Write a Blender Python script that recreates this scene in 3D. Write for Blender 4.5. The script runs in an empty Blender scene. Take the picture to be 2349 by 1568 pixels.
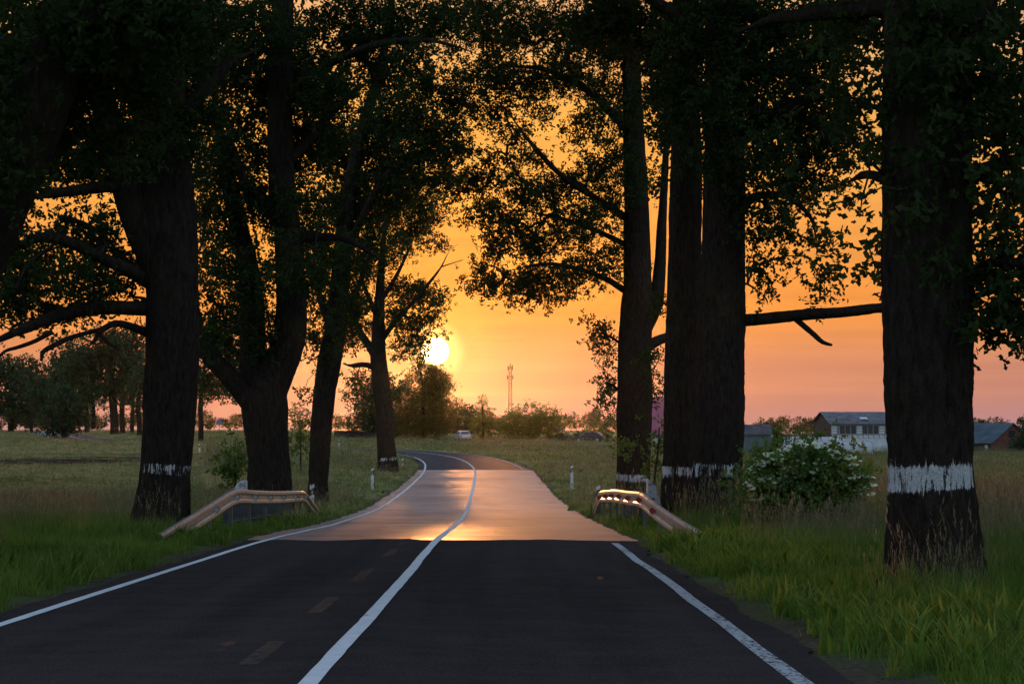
import bpy, bmesh, math, random
import numpy as np
from mathutils import Vector, Matrix

rng = np.random.default_rng(11)
random.seed(11)
scene = bpy.context.scene
C = scene.collection

# ------------------------------------------------------------------ camera
FPX = 6660.0            # focal length in units of a 2349 px wide frame
CAMZ = 1.306            # driver's eye height above the road
HOR = 985.0             # row of the true horizon
PITCH = math.atan((HOR - 784.0) / FPX)
cam_d = bpy.data.cameras.new('camera')
cam_d.sensor_width = 36.0
cam_d.lens = FPX / 2349.0 * 36.0
cam_d.clip_start = 0.1
cam_d.clip_end = 12000.0
cam = bpy.data.objects.new('camera', cam_d)
C.objects.link(cam)
cam.location = (0, 0, CAMZ)
cam.rotation_euler = (math.pi / 2 + PITCH, 0, 0)
scene.camera = cam

# ------------------------------------------------------------------ sun, sky, exposure
SUN_EL = math.radians(1.55)
SUN_AZ = math.radians(-1.52)          # from +Y, positive to +X
SUN_DIR = Vector((math.sin(SUN_AZ) * math.cos(SUN_EL), math.cos(SUN_AZ) * math.cos(SUN_EL), math.sin(SUN_EL)))
sun_d = bpy.data.lights.new('sun', 'SUN')
sun_d.energy = 2.0
sun_d.angle = math.radians(0.53)
sun_d.color = (1.0, 0.37, 0.10)
sun = bpy.data.objects.new('sun', sun_d)
C.objects.link(sun)
sun.rotation_euler = SUN_DIR.to_track_quat('Z', 'Y').to_euler()

world = bpy.data.worlds.new('World')
scene.world = world
world.use_nodes = True
wn = world.node_tree.nodes
wl = world.node_tree.links
wn.clear()


def wmath(op, a, b=None, clamp=False):
    n = wn.new('ShaderNodeMath'); n.operation = op; n.use_clamp = clamp
    for i, v in enumerate((a, b)):
        if v is None:
            continue
        if isinstance(v, (int, float)):
            n.inputs[i].default_value = v
        else:
            wl.new(v, n.inputs[i])
    return n.outputs[0]


def wramp(fac, stops, interp='EASE'):
    n = wn.new('ShaderNodeValToRGB')
    n.color_ramp.interpolation = interp
    e = n.color_ramp.elements
    while len(e) < len(stops):
        e.new(0.5)
    for i, (p, c) in enumerate(stops):
        e[i].position = p
        e[i].color = (c[0], c[1], c[2], 1)
    wl.new(fac, n.inputs[0])
    return n.outputs[0]


def wmix(fac, a, b, mode='MIX'):
    n = wn.new('ShaderNodeMix'); n.data_type = 'RGBA'; n.blend_type = mode
    n.clamp_result = False
    if isinstance(fac, (int, float)):
        n.inputs['Factor'].default_value = fac
    else:
        wl.new(fac, n.inputs['Factor'])
    for s, v in ((6, a), (7, b)):
        if isinstance(v, tuple):
            n.inputs[s].default_value = (*v, 1)
        else:
            wl.new(v, n.inputs[s])
    return n.outputs[2]


tc = wn.new('ShaderNodeTexCoord')
sep = wn.new('ShaderNodeSeparateXYZ'); wl.new(tc.outputs['Generated'], sep.inputs[0])
elev = wmath('DIVIDE', wmath('ARCSINE', sep.outputs[2]), math.pi / 2)      # -1..1
elevp = wmath('MAXIMUM', elev, 0.0)
dot = wn.new('ShaderNodeVectorMath'); dot.operation = 'DOT_PRODUCT'
wl.new(tc.outputs['Generated'], dot.inputs[0]); dot.inputs[1].default_value = SUN_DIR
ang = wmath('MULTIPLY', wmath('ARCCOSINE', wmath('MINIMUM', dot.outputs['Value'], 1.0)), 180 / math.pi)   # degrees from the sun
# the western half: orange low down, paler and greyer above
west = wramp(wmath('DIVIDE', elevp, 0.5),
             [(0.0, (0.54, 0.27, 0.23)), (0.022, (0.62, 0.262, 0.155)), (0.055, (0.86, 0.305, 0.066)), (0.13, (0.94, 0.42, 0.085)),
              (0.20, (0.88, 0.47, 0.20)), (0.32, (0.52, 0.45, 0.42)), (0.60, (0.40, 0.52, 0.69)), (1.0, (0.35, 0.52, 0.75))])
# the eastern half: pale dusk blue with a faint pink belt
east = wramp(wmath('DIVIDE', elevp, 0.5),
             [(0.0, (0.40, 0.43, 0.53)), (0.12, (0.50, 0.53, 0.64)), (0.35, (0.46, 0.57, 0.75)), (1.0, (0.35, 0.52, 0.75))])
side = wramp(wmath('DIVIDE', ang, 180.0), [(0.04, (0, 0, 0)), (0.62, (1, 1, 1))])
base = wmix(side, west, east)
fall = wramp(wmath('DIVIDE', ang, 40.0), [(0.0, (1, 1, 1)), (0.12, (1.0, 1.0, 1.0)), (0.20, (0.93, 0.95, 1.05)), (0.30, (0.84, 0.9, 1.15)), (0.6, (0.85, 0.9, 1.1)), (1.0, (1, 1, 1))])
base = wmix(1.0, base, fall, 'MULTIPLY')
# glow round the sun
glow = wramp(wmath('DIVIDE', ang, 16.0), [(0.0, (1.4, 1.0, 0.30)), (0.021, (0.7, 0.52, 0.12)), (0.042, (0.14, 0.11, 0.0)), (0.10, (0.03, 0.03, 0.0)), (0.35, (0.0, 0.0, 0)), (1.0, (0, 0, 0))])
base = wmix(1.0, base, glow, 'ADD')
# thin streaks of cloud
mp = wn.new('ShaderNodeMapping'); wl.new(tc.outputs['Generated'], mp.inputs[0]); mp.inputs['Scale'].default_value = (6, 6, 160)
nz = wn.new('ShaderNodeTexNoise'); wl.new(mp.outputs[0], nz.inputs['Vector']); nz.inputs['Scale'].default_value = 1.3; nz.inputs['Detail'].default_value = 4
streak = wramp(nz.outputs[0], [(0.35, (0.94, 0.94, 0.97)), (0.62, (1.03, 1.03, 1.0)), (0.72, (1.12, 1.13, 1.06))])
base = wmix(1.0, base, streak, 'MULTIPLY')
# the physical sky adds its own blue dome
nish = wn.new('ShaderNodeTexSky'); nish.sky_type = 'NISHITA'; nish.sun_disc = False
nish.sun_elevation = SUN_EL; nish.sun_rotation = SUN_AZ
nish.air_density = 1.2; nish.dust_density = 2.0
sky = wn.new('ShaderNodeVectorMath'); sky.operation = 'SCALE'; wl.new(nish.outputs[0], sky.inputs[0]); sky.inputs[3].default_value = 0.012
base = wmix(1.0, base, sky.outputs[0], 'ADD')
# the disc itself
disc = wramp(wmath('DIVIDE', ang, 1.0), [(0.0, (20, 14, 7)), (0.235, (14, 9, 3.5)), (0.282, (1.2, 0.75, 0.1)), (0.300, (0.0, 0.0, 0.0))], 'LINEAR')
base = wmix(1.0, base, disc, 'ADD')
bg = wn.new('ShaderNodeBackground'); wl.new(base, bg.inputs[0]); bg.inputs[1].default_value = 0.92
wo = wn.new('ShaderNodeOutputWorld'); wl.new(bg.outputs[0], wo.inputs[0])

scene.view_settings.view_transform = 'Standard'
scene.view_settings.look = 'None'
scene.view_settings.exposure = 0.0
scene.view_settings.gamma = 1.0
scene.view_settings.use_curve_mapping = False
cy = scene.cycles
cy.max_bounces = 4; cy.diffuse_bounces = 2; cy.glossy_bounces = 2; cy.transmission_bounces = 3
cy.transparent_max_bounces = 6; cy.volume_bounces = 1
cy.use_denoising = True
cy.caustics_reflective = False; cy.caustics_refractive = False
cy.sample_clamp_indirect = 4.0


# ------------------------------------------------------------------ helpers
def at(x, y, d):
    """World point seen at (x, y) of a 2349 x 1568 frame, d metres ahead."""
    u = (x - 1174.5) / FPX
    v = (784.0 - y) / FPX
    cp, sp = math.cos(PITCH), math.sin(PITCH)
    t = d / (cp - v * sp)
    return np.array((u * t, d, CAMZ + (sp + v * cp) * t))


def hash3(ix, iy, iz, seed=0):
    h = (ix.astype(np.int64) * 374761393 + iy.astype(np.int64) * 668265263 + iz.astype(np.int64) * 2147483647 + seed * 974634777) & 0xFFFFFFFF
    h = ((h ^ (h >> 13)) * 1274126177) & 0xFFFFFFFF
    h = (h ^ (h >> 16)) & 0xFFFFFFFF
    return h / 4294967295.0


def vnoise(x, y, z=None, seed=0):
    x = np.asarray(x, float); y = np.asarray(y, float)
    z = np.zeros_like(x) if z is None else np.asarray(z, float)
    ix, iy, iz = np.floor(x), np.floor(y), np.floor(z)
    fx, fy, fz = x - ix, y - iy, z - iz
    fx = fx * fx * (3 - 2 * fx); fy = fy * fy * (3 - 2 * fy); fz = fz * fz * (3 - 2 * fz)
    out = 0
    for dx in (0, 1):
        for dy in (0, 1):
            for dz in (0, 1):
                w = (fx if dx else 1 - fx) * (fy if dy else 1 - fy) * (fz if dz else 1 - fz)
                out = out + w * hash3(ix + dx, iy + dy, iz + dz, seed)
    return out


def smooth(a, b, x):
    t = np.clip((x - a) / (b - a), 0, 1)
    return t * t * (3 - 2 * t)


def mesh_np(name, verts, faces, mat=None, smooth_shade=True):
    """faces: (n,k) int array of one polygon size."""
    me = bpy.data.meshes.new(name)
    verts = np.asarray(verts, np.float32); faces = np.asarray(faces, np.int32)
    n, k = faces.shape
    me.vertices.add(len(verts)); me.vertices.foreach_set('co', verts.ravel())
    me.loops.add(n * k); me.loops.foreach_set('vertex_index', faces.ravel())
    me.polygons.add(n)
    me.polygons.foreach_set('loop_start', np.arange(0, n * k, k, dtype=np.int32))
    me.polygons.foreach_set('use_smooth', np.full(n, smooth_shade))
    me.update(calc_edges=True)
    if mat:
        me.materials.append(mat)
    return me


def link(name, me, parent=None, loc=None):
    o = bpy.data.objects.new(name, me); C.objects.link(o)
    if loc is not None:
        o.location = loc
    if parent:
        o.parent = parent
    return o


def empty(name, loc=(0, 0, 0), rz=0.0):
    o = bpy.data.objects.new(name, None); C.objects.link(o)
    o.location = loc; o.rotation_euler = (0, 0, rz); o.empty_display_size = 0.3
    return o


def tag(o, label, cat, group=None, kind=None):
    o['label'] = label; o['category'] = cat
    if group: o['group'] = group
    if kind: o['kind'] = kind
    return o


class MB:
    """Collects boxes, bars and polygons into one mesh."""
    def __init__(s): s.v = []; s.f = []
    def poly(s, pts):
        b = len(s.v); s.v += [tuple(p) for p in pts]; s.f.append(tuple(range(b, b + len(pts))))
    def box(s, x0, x1, y0, y1, z0, z1):
        b = len(s.v)
        s.v += [(x0, y0, z0), (x1, y0, z0), (x1, y1, z0), (x0, y1, z0), (x0, y0, z1), (x1, y0, z1), (x1, y1, z1), (x0, y1, z1)]
        s.f += [(b, b + 3, b + 2, b + 1), (b + 4, b + 5, b + 6, b + 7), (b, b + 1, b + 5, b + 4), (b + 1, b + 2, b + 6, b + 5), (b + 2, b + 3, b + 7, b + 6), (b + 3, b, b + 4, b + 7)]
    def bar(s, a, b_, r, n=6, r2=None):
        a = Vector(a); b_ = Vector(b_); r2 = r if r2 is None else r2
        d = (b_ - a).normalized(); u = d.orthogonal().normalized(); w = d.cross(u)
        k = len(s.v)
        for p, rr in ((a, r), (b_, r2)):
            for i in range(n):
                t = 2 * math.pi * i / n
                s.v.append(tuple(p + (u * math.cos(t) + w * math.sin(t)) * rr))
        for i in range(n):
            j = (i + 1) % n
            s.f.append((k + i, k + j, k + n + j, k + n + i))
        s.f.append(tuple(k + i for i in range(n - 1, -1, -1))); s.f.append(tuple(k + n + i for i in range(n)))
    def prism(s, pts, x0, x1):
        """profile pts in (y,z), extruded along x"""
        k = len(s.v); n = len(pts)
        for x in (x0, x1):
            s.v += [(x, p[0], p[1]) for p in pts]
        for i in range(n):
            j = (i + 1) % n
            s.f.append((k + i, k + j, k + n + j, k + n + i))
        s.f.append(tuple(k + i for i in range(n - 1, -1, -1))); s.f.append(tuple(k + n + i for i in range(n)))
    def mesh(s, name, mat, smooth_shade=False):
        me = bpy.data.meshes.new(name); me.from_pydata(s.v, [], s.f); me.materials.append(mat)
        if smooth_shade:
            for p in me.polygons: p.use_smooth = True
        me.update(); return me
    def build(s, name, mat, parent=None, loc=None, smooth_shade=False):
        return link(name, s.mesh(name, mat, smooth_shade), parent, loc)


# ------------------------------------------------------------------ materials
class NT:
    def __init__(s, name):
        s.m = bpy.data.materials.new(name); s.m.use_nodes = True
        s.t = s.m.node_tree; s.n = s.t.nodes; s.l = s.t.links
        s.b = s.n['Principled BSDF']; s.out = s.n['Material Output']
    def coord(s, kind='Object'):
        return s.n.new('ShaderNodeTexCoord').outputs[kind]
    def geo(s):
        return s.n.new('ShaderNodeNewGeometry').outputs['Position']
    def mapped(s, scale, src=None):
        m = s.n.new('ShaderNodeMapping'); m.inputs['Scale'].default_value = scale
        s.l.new(src or s.coord(), m.inputs[0]); return m.outputs[0]
    def noise(s, scale, vec=None, detail=3, rough=0.55):
        n = s.n.new('ShaderNodeTexNoise'); n.inputs['Scale'].default_value = scale
        n.inputs['Detail'].default_value = detail; n.inputs['Roughness'].default_value = rough
        s.l.new(vec or s.coord(), n.inputs['Vector']); return n.outputs[0]
    def ramp(s, fac, stops, interp='LINEAR'):
        r = s.n.new('ShaderNodeValToRGB'); r.color_ramp.interpolation = interp
        e = r.color_ramp.elements
        while len(e) < len(stops): e.new(0.5)
        for i, (p, c) in enumerate(stops):
            e[i].position = p
            c = (c, c, c) if isinstance(c, (int, float)) else c
            e[i].color = (*c, 1)
        s.l.new(fac, r.inputs[0]); return r.outputs[0]
    def mix(s, fac, a, b, mode='MIX'):
        n = s.n.new('ShaderNodeMix'); n.data_type = 'RGBA'; n.blend_type = mode
        if isinstance(fac, (int, float)): n.inputs['Factor'].default_value = fac
        else: s.l.new(fac, n.inputs['Factor'])
        for k, v in ((6, a), (7, b)):
            if isinstance(v, tuple): n.inputs[k].default_value = (*v, 1)
            else: s.l.new(v, n.inputs[k])
        return n.outputs[2]
    def math(s, op, a, b=0.0, clamp=False):
        n = s.n.new('ShaderNodeMath'); n.operation = op; n.use_clamp = clamp
        for i, v in enumerate((a, b)):
            if isinstance(v, (int, float)): n.inputs[i].default_value = v
            else: s.l.new(v, n.inputs[i])
        return n.outputs[0]
    def bump(s, h, strength=0.5, dist=0.02):
        n = s.n.new('ShaderNodeBump'); n.inputs['Strength'].default_value = strength; n.inputs['Distance'].default_value = dist
        s.l.new(h, n.inputs['Height']); s.l.new(n.outputs[0], s.b.inputs['Normal'])
    def col(s, v):
        if isinstance(v, tuple): s.b.inputs['Base Color'].default_value = (*v, 1)
        else: s.l.new(v, s.b.inputs['Base Color'])
    def set(s, rough=None, spec=None, metal=None):
        for k, v in (('Roughness', rough), ('Specular IOR Level', spec), ('Metallic', metal)):
            if v is None: continue
            if isinstance(v, (int, float)): s.b.inputs[k].default_value = v
            else: s.l.new(v, s.b.inputs[k])
        return s
    def alpha(s, fac):
        """fac 0 = see-through"""
        t = s.n.new('ShaderNodeBsdfTransparent'); m = s.n.new('ShaderNodeMixShader')
        s.l.new(fac, m.inputs[0]); s.l.new(t.outputs[0], m.inputs[1]); s.l.new(s.b.outputs[0], m.inputs[2])
        s.l.new(m.outputs[0], s.out.inputs[0])


def plain(name, c, rough=0.7, spec=0.3, metal=0.0, var=0.18, scale=6.0):
    k = NT(name)
    n = k.noise(scale, detail=4)
    lo = tuple(v * (1 - var) for v in c); hi = tuple(min(1, v * (1 + var)) for v in c)
    k.col(k.ramp(n, [(0.3, lo), (0.7, hi)])); k.set(rough, spec, metal)
    return k.m


def leaf_mat(name, c1, c2, trans=0.35, rough=0.6):
    k = NT(name)
    n = k.noise(0.9, k.geo(), detail=2)
    fine = k.noise(14.0, k.geo(), detail=1)
    f = k.math('ADD', k.math('MULTIPLY', n, 0.6), k.math('MULTIPLY', fine, 0.4))
    col = k.ramp(f, [(0.35, c1), (0.65, c2)])
    k.col(col); k.set(rough, 0.08)
    t = k.n.new('ShaderNodeBsdfTranslucent')
    k.l.new(k.mix(1.0, col, (1.5, 1.35, 0.55), 'MULTIPLY'), t.inputs[0])
    m = k.n.new('ShaderNodeMixShader'); m.inputs[0].default_value = trans
    k.l.new(k.b.outputs[0], m.inputs[1]); k.l.new(t.outputs[0], m.inputs[2]); k.l.new(m.outputs[0], k.out.inputs[0])
    return k.m


def bark_mat(name, c1, c2, paint=False):
    k = NT(name)
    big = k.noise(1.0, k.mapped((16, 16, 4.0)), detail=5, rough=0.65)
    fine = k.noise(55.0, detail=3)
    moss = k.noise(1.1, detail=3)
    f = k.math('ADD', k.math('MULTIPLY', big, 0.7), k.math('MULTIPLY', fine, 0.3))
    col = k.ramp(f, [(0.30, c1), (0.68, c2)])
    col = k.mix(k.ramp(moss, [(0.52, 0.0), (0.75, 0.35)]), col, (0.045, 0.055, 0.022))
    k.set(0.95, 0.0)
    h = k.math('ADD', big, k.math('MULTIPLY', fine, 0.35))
    k.bump(h, 1.0, 0.05)
    if paint:
        # lime wash: takes on the ridges, misses the furrows, runs out raggedly at both edges
        at_ = k.n.new('ShaderNodeAttribute'); at_.attribute_name = 'wash'
        streak = k.noise(1.0, k.mapped((34, 34, 3.0)), detail=5, rough=0.72)
        m = k.math('ADD', at_.outputs['Fac'], k.math('MULTIPLY', k.math('SUBTRACT', streak, 0.5), 2.2))
        oi = k.n.new('ShaderNodeObjectInfo').outputs['Random']
        m = k.math('ADD', m, k.math('MULTIPLY', k.math('SUBTRACT', oi, 0.78), 0.34))
        dirt = k.noise(2.6, detail=4)
        m = k.math('ADD', m, k.math('MULTIPLY', k.math('SUBTRACT', dirt, 0.5), 0.8))
        mask = k.ramp(m, [(0.42, 0.0), (0.54, 1.0)])
        pc = k.ramp(fine, [(0.3, (0.38, 0.40, 0.40)), (0.7, (0.70, 0.72, 0.72))])
        col = k.mix(mask, col, pc)
    k.col(col)
    return k.m


M = {}
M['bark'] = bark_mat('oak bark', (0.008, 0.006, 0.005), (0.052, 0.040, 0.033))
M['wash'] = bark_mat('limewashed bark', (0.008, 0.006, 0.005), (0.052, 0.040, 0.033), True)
M['twig'] = plain('twig bark', (0.045, 0.034, 0.027), 0.9, 0.1)
M['oak_leaf'] = leaf_mat('oak leaves', (0.016, 0.031, 0.009), (0.036, 0.062, 0.017), 0.30)
M['far_leaf'] = leaf_mat('far foliage', (0.018, 0.044, 0.022), (0.040, 0.080, 0.034), 0.10)
M['pale_leaf'] = leaf_mat('willow leaves', (0.060, 0.075, 0.022), (0.105, 0.115, 0.035), 0.50)
M['bush_leaf'] = leaf_mat('shrub leaves', (0.045, 0.088, 0.019), (0.098, 0.160, 0.034), 0.30)
M['elder_leaf'] = leaf_mat('elder leaves', (0.060, 0.115, 0.026), (0.130, 0.200, 0.052), 0.35)
M['umbel'] = plain('elder blossom', (0.64, 0.66, 0.44), 0.9, 0.1)

# ------------------------------------------------------------------ lie of the land
ROAD_PTS = np.array([  # x, y, metres below the camera
    (-1.15, -60, 0.62), (-1.15, -30, 0.96), (-1.15, 0, 1.306), (-1.2, 17, 1.505), (-1.24, 34, 1.70), (-1.28, 50, 1.89), (-1.30, 59, 2.05), (-1.32, 67.5, 2.22),
    (-1.34, 76, 2.35), (-1.42, 92, 2.56), (-1.58, 109, 2.68), (-1.85, 140, 2.63), (-2.25, 175, 2.41), (-3.7, 215, 2.25), (-6.0, 245, 2.14),
    (-10.0, 268, 2.0), (-16.0, 283, 1.86), (-25, 294, 1.70), (-37, 306, 1.45), (-47, 330, 1.2), (-55, 365, 0.95), (-63, 410, 0.7), (-75, 470, 0.5), (-90, 560, 0.4)])


def catmull(P, step):
    out = []
    for i in range(len(P) - 1):
        p0 = P[max(i - 1, 0)]; p1 = P[i]; p2 = P[i + 1]; p3 = P[min(i + 2, len(P) - 1)]
        d1 = max(np.linalg.norm(p2 - p1), 1e-9)
        da = max(np.linalg.norm(p1 - p0), d1 * 0.2); db = max(np.linalg.norm(p3 - p2), d1 * 0.2)
        m1 = (p2 - p0) / (da + d1) * d1 if i > 0 else p2 - p1
        m2 = (p3 - p1) / (d1 + db) * d1 if i + 2 < len(P) else p2 - p1
        n = max(2, int(d1 / step))
        t = np.arange(n)[:, None] / n
        out.append((2 * t**3 - 3 * t**2 + 1) * p1 + (t**3 - 2 * t**2 + t) * m1 + (-2 * t**3 + 3 * t**2) * p2 + (t**3 - t**2) * m2)
    out.append(P[-1:])
    return np.vstack(out)


ROAD = catmull(ROAD_PTS, 0.5)
ROAD[:, 2] = CAMZ - ROAD[:, 2]
RT = np.gradient(ROAD[:, :2], axis=0); RT /= np.linalg.norm(RT, axis=1)[:, None]
RN = np.stack([RT[:, 1], -RT[:, 0]], 1)          # to the right of travel


def road_at(X, Y):
    """signed distance from the road's middle and the road's height there"""
    X = np.asarray(X, float).ravel(); Y = np.asarray(Y, float).ravel()
    s = np.empty_like(X); z = np.empty_like(X)
    P = ROAD[::2]; N = RN[::2]
    for a in range(0, len(X), 20000):
        dx = X[a:a + 20000, None] - P[None, :, 0]; dy = Y[a:a + 20000, None] - P[None, :, 1]
        d2 = dx * dx + dy * dy
        i = d2.argmin(1); r = np.arange(len(i))
        side_ = np.sign(dx[r, i] * N[i, 0] + dy[r, i] * N[i, 1])
        s[a:a + 20000] = np.sqrt(d2[r, i]) * side_; z[a:a + 20000] = P[i, 2]
    return s, z


TY = np.array([-400, -60, 0, 20, 50, 80, 110, 150, 200, 300, 450, 700, 1200, 3000], float)
T_L = np.array([0.4, 0.55, 1.25, 1.50, 1.86, 2.22, 2.40, 2.20, 1.76, 1.10, 0.42, 0.25, 0.2, 0.2])
T_M = np.array([0.4, 0.55, 1.25, 1.50, 1.86, 2.32, 2.58, 2.50, 2.20, 1.98, 1.35, 1.0, 0.9, 0.9])
T_R = np.array([0.4, 0.55, 1.25, 1.50, 1.86, 2.25, 2.45, 2.45, 2.42, 2.50, 3.0, 3.3, 3.3, 3.0])


def ground_z(X, Y):
    X = np.asarray(X, float).ravel(); Y = np.asarray(Y, float).ravel()
    u = X / np.maximum(Y, 25.0)
    wl_ = smooth(-0.025, -0.095, u) if False else 1 - smooth(-0.095, -0.025, u)
    wr = smooth(0.02, 0.09, u)
    tl = np.interp(Y, TY, T_L); tm = np.interp(Y, TY, T_M); tr = np.interp(Y, TY, T_R)
    drop = tm * (1 - wl_ - wr) + tl * wl_ + tr * wr
    z = CAMZ - drop
    z = z + (vnoise(X / 9, Y / 9, seed=3) - 0.5) * 0.16 + (vnoise(X / 2.1, Y / 2.1, seed=4) - 0.5) * 0.06
    s, zr = road_at(X, Y)
    a = np.abs(s)
    w = 1 - smooth(3.5, 8.0, a)
    inner = zr - (0.05 + np.maximum(Y, 0) * 0.0005) * (1 - smooth(3.3, 3.9, a)) + (vnoise(X / 0.7, Y / 0.7, seed=5) - 0.4) * 0.05 * smooth(3.4, 4.2, a)
    return z * (1 - w) + inner * w


def fields(X, Y):
    """bare earth, straw (also painting open-field light) and roadside dirt, each 0..1"""
    X = np.asarray(X, float).ravel(); Y = np.asarray(Y, float).ravel()
    u = X / np.maximum(Y, 25.0)
    n1 = vnoise(X / 14, Y / 5, seed=8); n2 = vnoise(X / 5, Y / 2.5, seed=9)
    left = 1 - smooth(-0.118, -0.100, u + (n1 - 0.5) * 0.03)
    b1 = 1 - smooth(9.0, 20.0, np.abs(Y - 186 - (n1 - 0.5) * 16 - (u + 0.14) * 250))
    b2 = 1 - smooth(3.0, 6.5, np.abs(Y - 131 - (n2 - 0.5) * 5))
    b3 = 1 - smooth(1.5, 4.5, np.abs(Y - 205 - (n2 - 0.5) * 6))
    soil = left * np.clip(b1 * (0.5 + n2) + b2 * (0.6 + 0.6 * n1) + 0.7 * b3, 0, 1)
    straw = np.clip(left * smooth(140, 170, Y) * (1 - smooth(260, 330, Y)) * 1.0
                    + smooth(70, 120, Y) * smooth(0.45, 0.78, vnoise(X / 22, Y / 9, seed=12)) * 0.55
                    + 0.55 * smooth(40, 70, Y) * smooth(0.55, 0.8, n1)
                    + smooth(65, 105, Y) * (0.35 + 0.4 * vnoise(X / 6, Y / 30, seed=15)), 0, 1)  # pale seeding grass, also lightened to stand in for light on open fields
    s, _ = road_at(X, Y)
    a = np.abs(s)
    dirt = 1 - smooth(3.45, 4.0, a + (vnoise(X / 0.5, Y / 1.6, seed=13) - 0.5) * 0.5)
    return soil, straw, dirt, s


# ground: one sheet, fine near the road, coarse far off
def spaced(segs):
    out = []
    for a, b, st in segs:
        out.append(np.arange(a, b, st))
    return np.concatenate(out)


gy = np.concatenate([spaced([(-400, -60, 20), (-60, 10, 2), (10, 110, 0.5), (110, 220, 1.0), (220, 420, 2.0), (420, 800, 8), (800, 2400, 50)]), [2400]])
gxp = np.concatenate([spaced([(0, 14, 0.4), (14, 40, 1.0), (40, 110, 3.0), (110, 400, 14), (400, 2400, 100)]), [2400]])
gx = np.concatenate([-gxp[:0:-1], gxp])
GX, GY = np.meshgrid(gx, gy)
GZ = ground_z(GX, GY)
nx, ny = len(gx), len(gy)
idx = np.arange(nx * ny).reshape(ny, nx)
gf = np.stack([idx[:-1, :-1], idx[:-1, 1:], idx[1:, 1:], idx[1:, :-1]], -1).reshape(-1, 4)
k = NT('meadow ground')
P = k.geo()
n1 = k.noise(0.35, P, 5); n2 = k.noise(3.0, P, 4); n3 = k.noise(22.0, P, 3)
green = k.ramp(k.math('ADD', k.math('MULTIPLY', n1, 0.5), k.math('MULTIPLY', n2, 0.5)), [(0.35, (0.050, 0.095, 0.018)), (0.6, (0.085, 0.150, 0.030)), (0.75, (0.13, 0.170, 0.048))])
strawc = k.ramp(n2, [(0.3, (0.20, 0.175, 0.07)), (0.7, (0.34, 0.28, 0.13))])
soilc = k.ramp(n3, [(0.3, (0.022, 0.017, 0.013)), (0.7, (0.055, 0.042, 0.03))])
dirtc = k.ramp(n3, [(0.3, (0.035, 0.029, 0.022)), (0.7, (0.11, 0.088, 0.066))])


def attr(k, name):
    a = k.n.new('ShaderNodeAttribute'); a.attribute_name = name; return a.outputs['Fac']


c_ = k.mix(attr(k, 'straw'), green, strawc)
c_ = k.mix(attr(k, 'soil'), c_, soilc)
c_ = k.mix(attr(k, 'dirt'), c_, dirtc)
k.col(c_); k.set(0.95, 0.0); k.bump(k.math('ADD', n2, k.math('MULTIPLY', n3, 0.6)), 0.7, 0.08)
M['ground'] = k.m
gme = mesh_np('ground', np.stack([GX.ravel(), GY.ravel(), GZ], 1), gf, M['ground'])
soil_, straw_, dirt_, _s = fields(GX, GY)
for nm, v in (('soil', soil_), ('straw', straw_), ('dirt', dirt_)):
    a_ = gme.attributes.new(nm, 'FLOAT', 'POINT'); a_.data.foreach_set('value', v.astype(np.float32))
ground = link('ground', gme); ground['kind'] = 'structure'

# ------------------------------------------------------------------ road
def asphalt(name, c1, c2, rough, spec, bumpd, streaky):
    k = NT(name)
    P = k.geo()
    agg = k.noise(1.0, k.mapped((70, 18, 70), P), 4, 0.75); mid = k.noise(1.6, P, 4)
    lanes = k.noise(1.0, k.mapped((1.6, 0.05, 1), P), 3)          # wheel tracks and oil, along the road
    f = k.math('ADD', k.math('MULTIPLY', agg, 0.60), k.math('ADD', k.math('MULTIPLY', mid, 0.18), k.math('MULTIPLY', lanes, 0.22)))
    k.col(k.ramp(f, [(0.35, c1), (0.65, c2)]))
    cross = k.noise(1.0, k.mapped((0.22, 0.85 if streaky else 0.3, 1), P), 4, 0.6)   # rolled ripples across the road
    if streaky:
        k.set(k.ramp(k.math('ADD', k.math('MULTIPLY', cross, 0.5), k.math('MULTIPLY', k.noise(1.0, k.mapped((0.35, 0.09, 1), P), 4, 0.6), 0.5)), [(0.32, rough * 0.7), (0.68, rough * 1.6)]), k.ramp(k.noise(1.0, k.mapped((0.5, 0.12, 1), P), 4, 0.65), [(0.34, spec * 1.2), (0.52, spec * 0.7), (0.68, spec * 0.10)]))
    else:
        spots = k.noise(1.0, k.mapped((0.9, 0.16, 1), P), 3, 0.6)
        worn = k.ramp(spots, [(0.70, 0.0), (0.78, 1.0)])
        k.set(k.ramp(worn, [(0.0, rough), (1.0, rough * 0.7)]), k.ramp(worn, [(0.0, spec), (1.0, 0.015)]))
    k.bump(k.math('ADD', k.math('MULTIPLY', agg, 0.5), k.math('MULTIPLY', cross, 0.22 if streaky else 0.2)), 0.5, bumpd)
    return k.m


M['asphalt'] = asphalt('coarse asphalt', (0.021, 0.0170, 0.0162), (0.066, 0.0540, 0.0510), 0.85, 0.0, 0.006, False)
M['far_asphalt'] = asphalt('far asphalt with painted sheen', (0.045, 0.042, 0.046), (0.085, 0.080, 0.088), 0.80, 0.004, 0.006, False)  # coarse asphalt again, sky sheen and haze painted in as a paler, bluer base
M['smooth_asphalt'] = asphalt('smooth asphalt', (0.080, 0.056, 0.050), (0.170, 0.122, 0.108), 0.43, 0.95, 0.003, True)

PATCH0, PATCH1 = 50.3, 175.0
off = np.concatenate([[-3.32], np.linspace(-3.1, 3.1, 32), [3.32]])


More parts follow.
